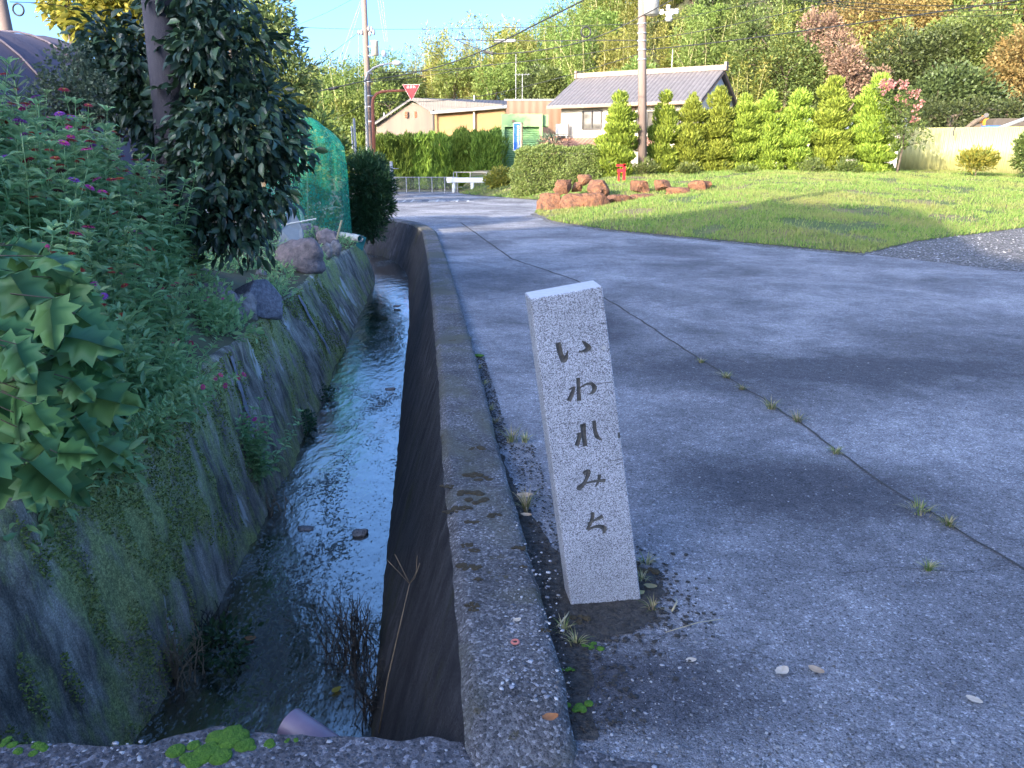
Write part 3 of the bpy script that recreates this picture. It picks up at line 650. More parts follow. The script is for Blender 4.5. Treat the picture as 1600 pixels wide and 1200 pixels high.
# ------------------------------------------------------------------ the leaning granite marker
def marker():
    # face corners in the photo -> local frame; u across, v up the face
    TL, TR, BL, BR = Vector((829, 466)), Vector((941.5, 451)), Vector((888, 943)), Vector((1000, 943))
    W, Hh, D = .266, 1.168, .11
    def uv(px, py):
        u, v = .5, .5
        for _ in range(12):
            p = (TL * (1 - u) + TR * u) * v + (BL * (1 - u) + BR * u) * (1 - v)
            du = (TR - TL) * v + (BR - BL) * (1 - v); dv = (TL * (1 - u) + TR * u) - (BL * (1 - u) + BR * u)
            e = Vector((px, py)) - p; det = du.x * dv.y - du.y * dv.x
            u += (e.x * dv.y - e.y * dv.x) / det; v += (du.x * e.y - du.y * e.x) / det
        # perspective: the foot is farther from the lens than the head
        return (u - .5) * W * (1 - .125 * v), v * Hh + .13 * Hh * v * (1 - v)
    root = thing('stone_marker', 'leaning speckled granite post with engraved characters beside the concrete kerb', 'stone marker')
    mb = MB(); bm = bmesh.new(); bmesh.ops.create_cube(bm, size=1)
    for v in bm.verts: v.co = Vector((v.co.x * W, v.co.y * D, (v.co.z + .5) * (Hh + .3) - .3))
    for v in bm.verts:
        if v.co.z > .5: v.co.x *= .875
    bmesh.ops.subdivide_edges(bm, edges=bm.edges[:], cuts=0)
    bmesh.ops.bevel(bm, geom=[e for e in bm.edges], offset=.0035, segments=1, affect='EDGES')
    me = bpy.data.meshes.new('post'); bm.to_mesh(me); bm.free(); me.materials.append(M['granite']); me.materials.append(M['groove']); me.materials.append(M['granite_top'])
    post = bpy.data.objects.new('post', me); col.objects.link(post)
    c6 = lambda L_: [(780 + x / 4.444, 430 + y / 4.444) for x, y in L_]
    c7 = lambda L_: [(780 + x / 3.75, 650 + y / 3.75) for x, y in L_]
    strokes = [
        (c6([(405, 458), (411, 490), (424, 540), (443, 585), (460, 570), (474, 515)]), [3, 2.9, 2.8, 3.2, 2.4, .7]),
        (c6([(573, 460), (600, 487), (620, 510), (600, 526), (575, 530), (547, 533)]), [.8, 2.4, 3.2, 2.2, 1.4, .8]),
        (c6([(543, 706), (545, 780), (549, 864)]), [2.2, 2.1, 2.6]),
        (c6([(480, 782), (516, 764), (505, 800), (478, 858)]), [.9, 1.7, 2.2, 2.6]),
        (c6([(556, 775), (600, 752), (640, 756), (658, 785), (650, 812), (618, 826)]), [.9, 1.3, 2.0, 2.8, 2.2, .7]),
        (c6([(573, 1022), (578, 1090), (588, 1176)]), [3.3, 2.6, 2.6]),
        (c6([(546, 1078), (552, 1105), (528, 1165)]), [2.8, 2.4, 2.6]), (c6([(560, 1112), (590, 1076)]), [1.0, .9]),
        (c6([(651, 1010), (655, 1070), (668, 1120), (705, 1148)]), [2.2, 2.2, 2.5, .9]),
        (c7([(484, 324), (518, 308), (508, 345), (478, 396), (455, 408), (450, 392), (480, 378)]), [2.6, 2.8, 2.2, 2.0, 1.8, 1.5, 1.2]),
        (c7([(480, 378), (550, 374), (614, 380)]), [1.2, 1.4, 2.4]), (c7([(578, 340), (577, 368), (555, 408)]), [2.2, 1.8, 1.1]),
        (c7([(537, 552), (536, 590), (505, 648)]), [2.3, 2.2, 2.0]), (c7([(505, 610), (550, 600), (598, 584)]), [1.0, 1.5, 2.6]),
        (c7([(505, 648), (530, 640), (572, 636), (608, 655), (602, 685)]), [2.0, 1.5, 2.2, 3.2, 1.4]),
        (c6([(668, 764), (730, 757), (800, 760)]), [.55, .5, .55]), (c6([(690, 350), (750, 350)]), [.3, .3]),
        (c7([(630, 272), (712, 268)]), [.45, .4]), (c7([(598, 302), (660, 299)]), [.4, .4]), (c7([(676, 297), (722, 290)]), [.6, .4]),
        (c6([(822, 1110), (828, 1150)]), [1.4, 1.8])]
    ppm = 112.0 / W
    for pts, rad in strokes:
        P3 = []; Rr = []
        n = len(pts)
        Q = [uv(*p) for p in pts]
        ts = np.linspace(0, n - 1, (n - 1) * 4 + 1)
        for t in ts: P3.append((np.interp(t, range(n), [q[0] for q in Q]), -D / 2 - .0012, np.interp(t, range(n), [q[1] for q in Q])))
        P3 = np.array(P3); 
        for _ in range(2): P3[1:-1] = (P3[:-2] + 2 * P3[1:-1] + P3[2:]) / 4
        Rr = [max(np.interp(t, range(n), rad) / ppm * 1.38, .0016) for t in ts]
        c = MB().tube([tuple(p) for p in P3], Rr, 8).build('cut', 'groove')
        md = post.modifiers.new('b', 'BOOLEAN'); md.operation = 'DIFFERENCE'; md.object = c; md.solver = 'EXACT'; md.material_mode = 'TRANSFER'; md.use_self = True
        dg = bpy.context.evaluated_depsgraph_get(); nm = bpy.data.meshes.new_from_object(post.evaluated_get(dg))
        post.modifiers.clear()
        if len(nm.vertices) > 8: post.data = nm
        bpy.data.objects.remove(c)
    me = post.data
    names = [m.name if m else '' for m in me.materials]
    if M['granite_top'].name not in names: me.materials.append(M['granite_top'])
    ti = [m.name for m in me.materials].index(M['granite_top'].name)
    for p in me.polygons:
        if p.normal.z > .9 and p.center.z > Hh - .01: p.material_index = ti
    post.name = 'post'; post.parent = root
    u, v = uv(*c6([(723, 517)])[0]); mb = MB().tube([(u, -D / 2 - .002, v), (u, -D / 2 + .003, v)], .0068, 20)
    mb.build('disc', simple('disc_putty', (.55, .54, .50), (.48, .47, .45), .7, 30), root)
    g = at(944, 943, 0)
    fy = (g.y + D / 2)
    root.location = (g.x, fy, 0)
    root.rotation_euler = (R(2.0), R(-8.9), R(8))
    return root
mk = marker()

# ------------------------------------------------------------------ rocks
def rockmesh(name, size, seed, mat, rough=.28, sub=4, flat=False, sc=1.0, box=.35):
    bm = bmesh.new(); bmesh.ops.create_icosphere(bm, subdivisions=sub, radius=.5)
    o = Vector((seed * 3.1, seed * 1.7, seed))
    for v in bm.verts:
        d = v.co.normalized()
        k = 1 + rough * noise.noise(d * 1.3 * sc + o) + rough * .5 * noise.noise(d * 3.1 * sc + o) + rough * .16 * noise.noise(d * 8 + o)
        # facet: flatten against a few planes
        p = d * .5 * k * (1.0 / max(abs(d.x), abs(d.y), abs(d.z))) ** box
        for q in range(7):
            nrm = Vector((noise.noise(o + Vector((q, 0, 0))), noise.noise(o + Vector((0, q + .5, 0))), noise.noise(o + Vector((0, 0, q + .3))))).normalized()
            h = p.dot(nrm) - .36
            if h > 0: p -= nrm * h * .85
        if box > .6: p.z = min(p.z, .33 + .06 * noise.noise(o + d * 3))
        v.co = Vector((p.x * size[0], p.y * size[1], p.z * size[2])) * 1.15
    me = bpy.data.meshes.new(name); bm.to_mesh(me); bm.free(); me.materials.append(M[mat])
    for p in me.polygons: p.use_smooth = not flat
    ob = bpy.data.objects.new(name, me); col.objects.link(ob); return ob
def rock_px(x0, y0, x1, y1, Y, mat, label, seed, group=None, depth=.8, rot=(0, 0, 0), rough=.3, name='rock'):
    if Y is None:
        Y = at((x0 + x1) / 2, y1, -.12).y
        for _ in range(8): Y = at((x0 + x1) / 2, y1, ltz(Y) + .02).y
        xl = np.interp(Y, lt[:200, 1], lt[:200, 0])
    c = atY((x0 + x1) / 2, (y0 + y1) / 2, Y + .08); k = (Y * cp + .4) / F_
    w, h = (x1 - x0) * k * (1.05 if Y > 20 else 1), (y1 - y0) * k * (1.12 if Y > 20 else 1)
    o = rockmesh(name, (w, min(w, h) * depth + .25 * abs(w - h), h), seed, mat, rough, box=.75 if Y > 20 else .45, flat=Y > 20, sub=3 if Y > 20 else 4)
    o.location = c; o.rotation_euler = rot; tag(o, label, 'rock', group); return o
G1 = 'rocks along the top of the mossy wall'
for a in [
    (300, 436, 372, 508, None, 'rock_pink', 'long tapering brownish rock beside the lowest pink zinnias on the wall top'),
    (372, 437, 434, 496, None, 'rock_blue', 'blue grey speckled squarish rock on the wall top beside dry stems'),
    (366, 462, 400, 506, None, 'rock', 'small blocky grey rock tucked left of the blue grey one'),
    (398, 420, 416, 444, None, 'rock', 'small upright mossy rock under the dark tree'),
    (436, 378, 502, 428, None, 'rock_pink', 'long pinkish rock sloping down over the mossy wall edge'),
    (452, 352, 486, 386, None, 'rock', 'large pale rounded rock below the pale sheet'),
    (478, 356, 506, 384, None, 'rock_pink', 'brownish purple rock between pale rounded rock and netting'),
    (498, 360, 526, 390, None, 'rock_pink', 'dark pinkish rock beside the green netting pole'),
    (483, 382, 502, 400, None, 'rock', 'small pale boulder low in the rock row'),
    (500, 382, 518, 406, None, 'rock', 'pale boulder next to the thin bamboo stake'),
    (515, 374, 532, 400, None, 'rock', 'narrow grey rock nearest the white pipe'),
    (448, 384, 470, 412, None, 'rock', 'mid grey rock above the long pinkish one'),
    (440, 350, 462, 376, None, 'rock', 'rock half hidden at the foot of the pale sheet'),
    (425, 400, 446, 424, None, 'rock', 'low grey rock among weeds under the dark tree'),
    (205, 505, 260, 560, None, 'rock', 'grey rock half covered by zinnia stems on the wall')]:
    rock_px(*a[:6], a[6], hash(a[:2]) % 50 + 1, None, rot=(0, 0, .3))
for i, a in enumerate([
    (843, 300, 880, 330, 24.2, 'leftmost squarish red brown boulder at the corner of the grass bed'),
    (874, 301, 914, 338, 23.6, 'second red boulder of the front row with grass at its foot'),
    (906, 300, 950, 336, 23.4, 'widest flat topped red boulder in the middle of the front row'),
    (944, 303, 988, 326, 24.2, 'red boulder right of the widest one in the front row'),
    (982, 302, 1034, 318, 25.0, 'low red boulder at the right end of the front row'),
    (871, 280, 891, 301, 26.2, 'small upright red stone above the leftmost boulder'),
    (896, 284, 908, 298, 26.6, 'smallest red stone beside the clipped hedge'),
    (903, 272, 923, 288, 27.6, 'reddish stone right against the clipped hedge foot'),
    (915, 280, 956, 301, 26.0, 'long sloping red boulder in grass above the front row'),
    (986, 281, 1012, 301, 26.4, 'dark rounded boulder with a pale top in the grass'),
    (1019, 280, 1051, 300, 26.4, 'red boulder right of the dark rounded one'),
    (1048, 292, 1082, 309, 25.2, 'low red boulder sunk in the grass'),
    (1074, 281, 1107, 304, 26.0, 'rightmost pointed red boulder in the grass')]):
    rock_px(*a[:5], 'rock_red', a[5], i + 11, 'red boulders edging the grass', .95, (0, 0, .2 * i), .3, 'boulder')
o = rock_px(548, 820, 574, 846, 4.55, 'rock', 'dark wet stone breaking the water beside the bright puddle', 5, name='rock'); o.location = at(560, 834, -1.19); o.scale = (1, 1, .5)
for i, p in enumerate([(478, 826), (620, 478), (610, 608), (640, 590)]):
    o = rockmesh('rock', (.11, .08, .04), i + 30, 'rock', .4, 3); o.location = at(p[0], p[1], wz(at(*p, -1.15).y) + .0); tag(o, ['flat wet stone above the bright puddle', 'small dark stone far up the stream', 'dark stone in the middle of the stream', 'dark stone in the stream nearest the kerb wall'][i], 'rock')
# loose stones and crumbs
def pebbles(n, fn, smin, smax, mat, name, kind='stuff'):
    bm = bmesh.new(); bmesh.ops.create_icosphere(bm, subdivisions=1, radius=.5); tv = np.array([v.co[:] for v in bm.verts]); tf = np.array([[v.index for v in f.verts] for f in bm.faces]); bm.free()
    P = np.array([fn() for _ in range(n)]); s = smin + (smax - smin) * rng.random(n) ** 3.0
    S = np.c_[s * (.7 + .7 * rng.random(n)), s * (.7 + .6 * rng.random(n)), s * .4]
    a = rng.random(n) * 6.28; jit = 1 + .3 * rng.normal(size=(n, len(tv), 1)).clip(-1, 1)
    V = tv[None] * jit * S[:, None, :]; c, s_ = np.cos(a)[:, None], np.sin(a)[:, None]
    V = np.stack([V[..., 0] * c - V[..., 1] * s_, V[..., 0] * s_ + V[..., 1] * c, V[..., 2]], -1) + P[:, None, :]
    return tag(npmesh(name, V.reshape(-1, 3), (tf[None] + (np.arange(n) * len(tv))[:, None, None]).reshape(-1, 3), mat), kind=kind)
M['pebble_mix'] = leafmat('pebble_mix', [(.10, .11, .13), (.2, .21, .24), (.32, .33, .37), (.5, .5, .5), (.14, .13, .12)], .7, 0)
pebbles(2600, lambda: (rng.uniform(-1.9, 1.5), 1.72 - abs(rng.normal()) * .3, .011), .002, .016, 'pebble_mix', 'pebbles')
pebbles(500, lambda: (rng.uniform(.02, .22) - .05, 1.75 + abs(rng.normal()) * .5, .103), .002, .016, 'pebble_mix', 'pebbles')
def p3():
    while True:
        x, y = rng.uniform(.2, 3), rng.uniform(1.2, 6)
        if rng.random() < .9 * math.exp(-((x - .6) / .8) ** 2 - ((y - 1.6) / .5) ** 2) + .05: return (x, y, .001)
pebbles(6500, p3, .002, .013, 'pebble_mix', 'pebbles')
pebbles(4500, lambda: (lambda y: (np.interp(y, ko[:, 1], ko[:, 0]) + rng.uniform(0, .22) * (1 if y < 4 else .4), y, .008))(rng.uniform(1.75, 6)), .003, .016, 'soil', 'soil_crumbs')
pebbles(3500, lambda: (.33 + .15 * rng.normal(), 2.46 + .17 * rng.normal(), .006), .003, .02, 'soil', 'soil_crumbs')
gpoly = [(6.1, 13.0), (7.94, 15.05), (12.1, 18.15), (16, 20), (16, 10), (7.3, 10.9)]
def p4():
    while True:
        x, y = rng.uniform(6, 15), rng.uniform(10, 19)
        if inpoly(x, y, gpoly): return (x, y, .01)
pebbles(4000, p4, .01, .045, 'pebble_mix', 'gravel_stones')

# moss cushions
def cushion(name, c, r, mat, label, n=9, seed=0, hgt=.35, cat_='moss'):
    bm = bmesh.new()
    rr = random.Random(seed)
    for i in range(n):
        a = rr.random() * 6.28; d = r * math.sqrt(rr.random()); s = r * rr.uniform(.25, .5)
        q = bmesh.ops.create_icosphere(bm, subdivisions=3, radius=s, matrix=Matrix.Translation((math.cos(a) * d * 1.3, math.sin(a) * d * .7, 0)))
        for v in q['verts']:
            k = noise.noise(v.co * 22 / (r * 10) * 3 + Vector((seed, 0, 0))); v.co.z *= hgt; v.co.z += k * s * .18; v.co.x += k * s * .2
    me = bpy.data.meshes.new(name); bm.to_mesh(me); bm.free(); me.materials.append(M[mat])
    for p in me.polygons: p.use_smooth = True
    o = bpy.data.objects.new(name, me); col.objects.link(o); o.location = c; tag(o, label, cat_); return o
cushion('moss_cushion', at(330, 1168, .012), .075, 'moss', 'largest bright green moss pad on the slab edge over the stream', 16, 1)
cushion('moss_cushion', at(402, 1164, .012), .03, 'moss', 'smaller green moss pad right of the largest one', 8, 2)
cushion('moss_cushion', at(48, 1172, .012), .03, 'moss', 'green moss pad near the left end of the slab', 8, 3)
cushion('moss_cushion', at(5, 1160, .012), .03, 'moss', 'green moss pad cut by the left edge of the photo', 8, 4)
cushion('moss_cushion', at(455, 1156, .012), .014, 'moss', 'tiny moss tuft on the slab left of the purple pipe', 5, 5)
cushion('moss_cushion', at(905, 1103, .01), .03, 'moss', 'moss pad at the near foot of the kerb', 9, 6)
cushion('moss_cushion', at(888, 1048, .01), .018, 'moss', 'small moss tuft between kerb and marker stone', 6, 7)
cushion('moss_cushion', at(742, 556, .02), .06, 'moss', 'moss along the kerb foot far behind the marker stone', 9, 8)
cushion('moss_cushion', at(1008, 893, .008), .035, 'brown_moss', 'dark moss on the soil right of the marker foot', 9, 71)
cushion('moss_cushion', at(905, 968, .008), .03, 'brown_moss', 'dark moss on the soil before the marker foot', 8, 72)
cushion('moss_cushion', at(930, 1010, .004), .03, 'moss', 'green moss flecks on the asphalt below the marker', 8, 73, .2)
bmsp = [(745, 700, .045), (735, 742, .05), (755, 748, .04), (733, 770, .055), (748, 782, .05), (722, 795, .04), (738, 815, .03), (770, 805, .03), (728, 852, .03), (742, 860, .025), (735, 885, .04), (748, 905, .02), (812, 856, .025), (818, 885, .015), (738, 945, .025), (742, 952, .02), (852, 985, .016), (700, 760, .03), (705, 800, .03), (812, 855, .02), (825, 914, .016)]
for i, (px, py, r_) in enumerate(bmsp):
    cushion('moss_patch', at(px, py, .102), r_ * .8, 'brown_moss', ('broad' if r_ > .04 else 'small') + ' flat brown moss patch on the kerb top, ' + ('behind the grass tuft' if py < 780 else 'level with the grass tuft' if py < 830 else 'left of the lower marker stone' if py < 930 else 'near the salmon ring'), 9, 20 + i, .2)['group'] = 'brown moss patches on the kerb top'

# ------------------------------------------------------------------ small things on the ground
def litter(name, c, size, mat, label, rz=0, curl=.4, seed=1):
    n = 7; V = []; Fc = []
    for i in range(n + 1):
        t = i / n; w = math.sin(math.pi * min(t * .94 + .05, 1)) ** .7 * .33 * (1 + .25 * noise.noise(Vector((t * 5, seed, 0))))
        for k in (-1, 0, 1): V.append(Vector(((t - .5), k * w, curl * (abs(k) * .22 + (t - .5) ** 2 * .5) + .05 * noise.noise(Vector((t * 4, k, seed))) + .04)) * size)
    for i in range(n):
        for k in range(2): a = i * 3 + k; Fc.append((a, a + 1, a + 4, a + 3))
    o = MB().add(V, Fc).build(name, mat, None, True); o.location = c; o.rotation_euler = (0, 0, rz); tag(o, label, 'leaf'); return o
litter('dead_leaf', at(1222, 1050, .004), .055, 'pale_leaf', 'pale curled dead leaf on the asphalt, nearest to the bottom', .6)
litter('dead_leaf', at(1275, 1048, .004), .05, 'deadleaf', 'brown dead leaf right of the pale curled one', 2.4, .3, 3)
litter('dead_leaf', at(1522, 1094, .004), .045, 'pale_leaf', 'pale narrow dead leaf far right on the asphalt', -.7, .2, 5)
litter('dead_leaf', at(1080, 1032, .004), .035, 'pale_leaf', 'small broken leaf right of the soil patch', .1, .3, 7)
litter('dead_leaf', at(860, 1124, .103), .045, 'orange_leaf', 'crumpled orange brown leaf on the near kerb end', .2, .7, 9)
litter('dead_leaf', at(808, 970, .103), .03, 'pale_leaf', 'small pinkish fallen petal on the kerb top', .5, .5, 10)
litter('dead_leaf', at(820, 776, .04), .075, 'deadleaf', 'tan dead leaf behind the little grass tuft', .1, .4, 11)
litter('dead_leaf', at(822, 806, .03), .05, 'deadleaf', 'tan dead leaf in front of the little grass tuft', 2.9, .5, 12)
litter('fallen_leaf', at(1016, 917, .012), .05, 'L_weed', 'fresh green leaf on the soil right of the marker foot', 2.9, .3, 13)
litter('fallen_leaf', at(1000, 927, .012), .04, 'L_weed', 'green leaf touching the marker stone foot', .4, .3, 14)
litter('fallen_leaf', at(526, 1078, -1.19), .06, 'L_yellow', 'yellowish leaf floating near the purple pipe', .8, .2, 15)
litter('fallen_leaf', at(391, 998, -1.19), .07, 'orange_leaf', 'brown leaf floating on the dark water', .1, .2, 16)
mb = MB(); V_ = [];
for k in range(24):
    a = k / 24 * 6.2832
    for q in range(8): b_ = q / 8 * 6.2832; V_.append(((.0105 + .0042 * math.cos(b_)) * math.cos(a), (.0105 + .0042 * math.cos(b_)) * math.sin(a), .003 * math.sin(b_) + .003))
mb.add(V_, [(k * 8 + q, ((k + 1) % 24) * 8 + q, ((k + 1) % 24) * 8 + (q + 1) % 8, k * 8 + (q + 1) % 8) for k in range(24) for q in range(8)])
o = mb.build('plastic_ring', 'red_ring', None, True); o.location = at(805, 1004, .103); tag(o, 'small salmon coloured ring lying on the kerb top', 'ring')
for i, (px, py, px2, py2, z, lab) in enumerate([(872, 978, 889, 956, .02, 'short pale twig on the soil at the marker foot'), (1040, 988, 1130, 967, .01, 'long thin straw on the asphalt right of the soil patch'), (1050, 955, 1056, 935, .015, 'curved pale twig at the edge of the soil patch')]):
    a, b_ = at(px, py, z), at(px2, py2, z); mid = (a + b_) / 2 + Vector((.01, 0, .012)); o = MB().tube([a, mid, b_], [.004, .003, .0015] if i != 1 else .0014, 6).build('twig', 'bamboo_pole', None, True); tag(o, lab, 'twig')
# purple pipe poking out under the slab
a, b_ = Vector((-.66, 1.86, -.055)), Vector((-.38, 1.70, -.12)); mb = MB(); mb.tube([a, b_], .05, 28, caps=False); mb.tube([a + (a - b_).normalized() * .001, b_], .045, 28, caps=False); mb.tube([a + (b_ - a) * .05, a + (b_ - a) * .06], .045, 28)
o = mb.build('drain_pipe', 'pink_pvc', None, True); tag(o, 'purple grey plastic pipe end under the slab over the stream', 'pipe')

# grass tufts
def tuft(name, c, n, h, spread, mat, label, wd=.004, seed=0, droop=.9, group=None, cat_='grass tuft'):
    g = np.random.default_rng(seed); V = []; Fc = []
    for i in range(n):
        a = g.random() * 6.28; t0 = g.random() * spread * .3; L_ = h * g.uniform(.5, 1.1); out = g.uniform(.25, 1) * droop
        d = np.array([math.cos(a), math.sin(a), 0]); sd_ = np.array([-math.sin(a), math.cos(a), 0]); k0 = len(V)
        for s in range(6):
            t = s / 5; p = d * (t0 + out * L_ * t ** 1.5) + np.array([0, 0, L_ * (t - .55 * out * t * t)]); w = wd * (1 - t * .9)
            V += [p - sd_ * w, p + sd_ * w]
        for s in range(5): b = k0 + s * 2; Fc.append((b, b + 1, b + 3, b + 2))
    o = npmesh(name, np.array(V), Fc, mat); o.location = c; tag(o, label, cat_, group); return o
tuft('grass_tuft', at(822, 800, .01), 46, .15, .03, L['weed'], 'small green grass tuft in the gap between kerb and marker', .0035, 1)
tuft('weed_tuft', at(800, 690, .01), 40, .12, .12, L['weed'], 'dry yellowish weeds at the kerb foot left of the marker', .003, 2)
tuft('weed_tuft', at(822, 690, .01), 30, .07, .1, L['weed'], 'low mossy weeds beside the dry ones', .004, 21)
for i, (px, py, h_, sp_, lab) in enumerate([(1205, 638, .1, .06, 'largest yellow green tuft in the road joint'), (1246, 658, .09, .05, 'tuft in the road joint just below the largest one'),
        (1306, 708, .06, .05, 'small brownish tuft midway down the road joint'), (1135, 590, .08, .05, 'weed tuft high in the road joint above the largest one'), (1438, 800, .07, .1, 'dry straw coloured tuft spread over the road joint'),
        (1482, 820, .06, .05, 'last dry tuft of the road joint'), (1450, 890, .06, .03, 'lone green tuft on the asphalt left of the joint'), (1160, 608, .05, .04, 'tiny weed between two joint tufts'), (1096, 566, .05, .04, 'weed in the road joint right behind the marker')]):
    tuft('weed_tuft', at(px, py, .003), 46, h_, sp_ * 2, L['weed'], lab, .003, 40 + i, 1.3, 'weed tufts in the road joint' if i < 6 else None)
g_ = np.random.default_rng(5)
for i, (px, py) in enumerate([(722, 500), (733, 530), (748, 575), (757, 600), (768, 640), (775, 660), (714, 468), (705, 440), (1003, 905), (1010, 880), (1020, 950), (900, 1005), (880, 985)]):
    tuft('weed_tuft', at(px, py, .01), 30, .05, .08, L['weed'], 'tiny weeds growing along the kerb foot and around the marker', .0025, 60 + i, 1.2, 'tiny weeds along kerb and marker')
# dry forked stalk against the wet wall, dead plants in the stream
st = thing('dry_stalk', 'tall dry forked stalk standing against the dark inner kerb wall', 'stalk')
def dpx(px, py, y, ): return atY(px, py, y)
yy = 2.9
p0, p1 = dpx(592, 1145, 2.9), dpx(640, 912, 3.1)
MB().tube([p0, dpx(606, 1060, 2.95), dpx(622, 990, 3.02), p1], [.004, .0035, .003, .002], 6).build('stem', 'dry', st, True)
for q in ([(605, 875)], [(617, 866), (634, 900)], [(652, 868), (650, 895)], [(656, 880), (648, 903)]):
    MB().tube([p1] + [dpx(x, y, 3.12) for x, y in q[::-1]], .0014, 5).build('twig', 'dry', st, True)
def deadbush(name, c, h, n, label, mat='soil', seed=3, sp_=.3):
    g = random.Random(seed); mb = MB()
    for i in range(n):
        a = g.random() * 6.28; r0 = g.random() * sp_ * .5; p = Vector((math.cos(a) * r0, math.sin(a) * r0, 0)); pts = [p]; d = Vector((g.uniform(-.35, .35), g.uniform(-.35, .35), 1))
        for s in range(5): d = (d + Vector((g.uniform(-.3, .3), g.uniform(-.3, .3), g.uniform(-.15, .1)))).normalized(); pts.append(pts[-1] + d * h * g.uniform(.12, .26))
        mb.tube(pts, [.004, .0035, .003, .0025, .002, .001], 4)
        for s in (2, 3, 4):
            e = d + Vector((g.uniform(-1, 1), g.uniform(-1, 1), g.uniform(-.2, .6))); mb.tube([pts[s], pts[s] + e.normalized() * h * .15], [.002, .001], 3)
    o = mb.build(name, mat); o.location = c; tag(o, label, 'dead plant'); return o
deadbush('dead_plant', at(552, 1030, -1.2), .42, 46, 'dark dead plant standing in the water beside the kerb wall', 'soil', 3, .35)
deadbush('dead_plant', at(585, 1110, -1.2), .3, 40, 'tangle of dark dead stems below the dry forked stalk', 'soil', 4, .3)
deadbush('dead_plant', at(275, 1060, -1.2), .32, 34, 'pale dry stems lying at the foot of the mossy wall', 'dry', 5, .3)
deadbush('dead_plant', at(330, 985, -1.2), .16, 40, 'low dark stems at the water edge of the mossy wall', 'soil', 6, .3)
deadbush('dead_plant', at(410, 800, -1.2), .14, 46, 'thin dry twigs washed up below the hanging zinnia clump', 'dry', 8, .5)['kind'] = 'stuff'
for i, (px, py, n_, h_, lb_) in enumerate([(470, 668, 200, .10, 'dark green weeds at the water line of the mossy wall'), (496, 622, 160, .09, 'small weeds at the water line farther up the mossy wall'), (350, 1020, 120, .09, 'low green weeds at the wall foot near the slab')]):
    V, Fc = clumped([((0, 0, .05), (.16, .2, .1))], 60, 8, .05, .04, .02); o = npmesh('weed_clump', V, Fc, L['shrub']); o.location = at(px, py, -1.17); tag(o, lb_, 'weeds', None, 'stuff')

# ------------------------------------------------------------------ flower bed: zinnias
def stem_leaves(h, n, ll, lw, mbl, g, lean, base=(0, 0, 0)):
    """one leafy stem: returns stem tube points; leaves go to list"""
    pts = []; p = Vector(base); d = Vector((lean[0], lean[1], 1)).normalized()
    for s in range(7):
        pts.append(p.copy()); d = (d + Vector((g.uniform(-.08, .08), g.uniform(-.08, .08), .04))).normalized(); p = p + d * h / 6
    a = g.random() * 6.28
    for i in range(n):
        t = .12 + .86 * i / n; k = min(int(t * 6), 5); q = pts[k].lerp(pts[k + 1], t * 6 - k); a += 1.57
        sz = (1.15 - .6 * t) * g.uniform(.75, 1.2)
        for s in (0, math.pi): mbl.append((q, Vector((math.cos(a + s), math.sin(a + s), g.uniform(-.15, .7))), ll * sz, lw * sz))
    # crown of small upright leaves
    for k in range(5):
        b = k * 1.256 + a; mbl.append((pts[-1] - Vector((0, 0, .01)), Vector((math.cos(b), math.sin(b), .9)), ll * .5, lw * .5))
    return pts
def zinnia_proto(name, stems, h, petals, seed, sprawl=.25, nfl=1):
    g = random.Random(seed); root = thing(name, 'x', 'flower plant'); Lf = []; mb = MB(); ends = []
    for s in range(stems):
        a = g.random() * 6.28; ln = sprawl * g.uniform(.2, 1)
        pts = stem_leaves(h * g.uniform(.75, 1.1), 9, .165, .062, Lf, g, (math.cos(a) * ln, math.sin(a) * ln), (math.cos(a) * .03, math.sin(a) * .03, 0))
        mb.tube(pts, [.004, .0038, .0035, .003, .003, .0026, .0024], 5); ends.append(pts)
    mb.build('stem', L['zinnia'], root, True)
    P = np.array([l[0][:] for l in Lf]); D = np.array([l[1][:] for l in Lf])
    V, Fc = leaves(P, D, np.array([l[2] for l in Lf]), np.array([l[3] for l in Lf]), T_LEAF, Nm=np.c_[rng.normal(size=(len(P), 2)) * .35, np.ones(len(P))])
    npmesh('leaf', V, Fc, L['zinnia'], root).name = 'foliage'
    for k in range(min(nfl, stems)):
        pts = ends[k]; top_ = pts[-1] + Vector((0, 0, g.uniform(.04, .10)))
        n = 15; ang = np.arange(n) * 6.283 / n
        tilt = Vector((g.uniform(-.3, .3), g.uniform(-.6, .1), 1)).normalized(); qt = tilt.to_track_quat('Z', 'Y').to_matrix()
        P = np.array([(qt @ Vector((.004 * math.cos(a), .004 * math.sin(a), 0)) + top_)[:] for a in ang] * 2)
        D = np.array([(qt @ Vector((math.cos(a), math.sin(a), .05)))[:] for a in ang] + [(qt @ Vector((math.cos(a + .2), math.sin(a + .2), .45)))[:] for a in ang])
        V, Fc = leaves(P, D, np.r_[np.full(n, .036), np.full(n, .026)], .017, T_LEAF, Nm=np.tile(np.array(tilt[:]), (2 * n, 1)))
        fo = npmesh('flower', V, Fc, L[petals], root)
        MB().tube([pts[-1], top_], [.0022, .002], 5).build('flower_stalk', L['zinnia'], fo)
        MB().tube([top_ + tilt * .001, top_ + tilt * .006, top_ + tilt * .011], [.009, .0085, .003], 10).build('flower_disc', 'disc', fo, True)
    return root
protos = [(zinnia_proto('zinnia_plant', 4, .95, p, i + 3, .3, nf), p) for i, (p, nf) in enumerate([('pet_pink', 3), ('pet_red', 3), ('pet_purple', 1), ('pet_magenta', 3), ('pet_dark', 2), ('pet_red', 2), ('pet_pink', 0), ('pet_pink', 0)])]
CN = {'pet_pink': 'rose pink', 'pet_red': 'brick red', 'pet_purple': 'purple', 'pet_magenta': 'magenta', 'pet_dark': 'faded dark'}
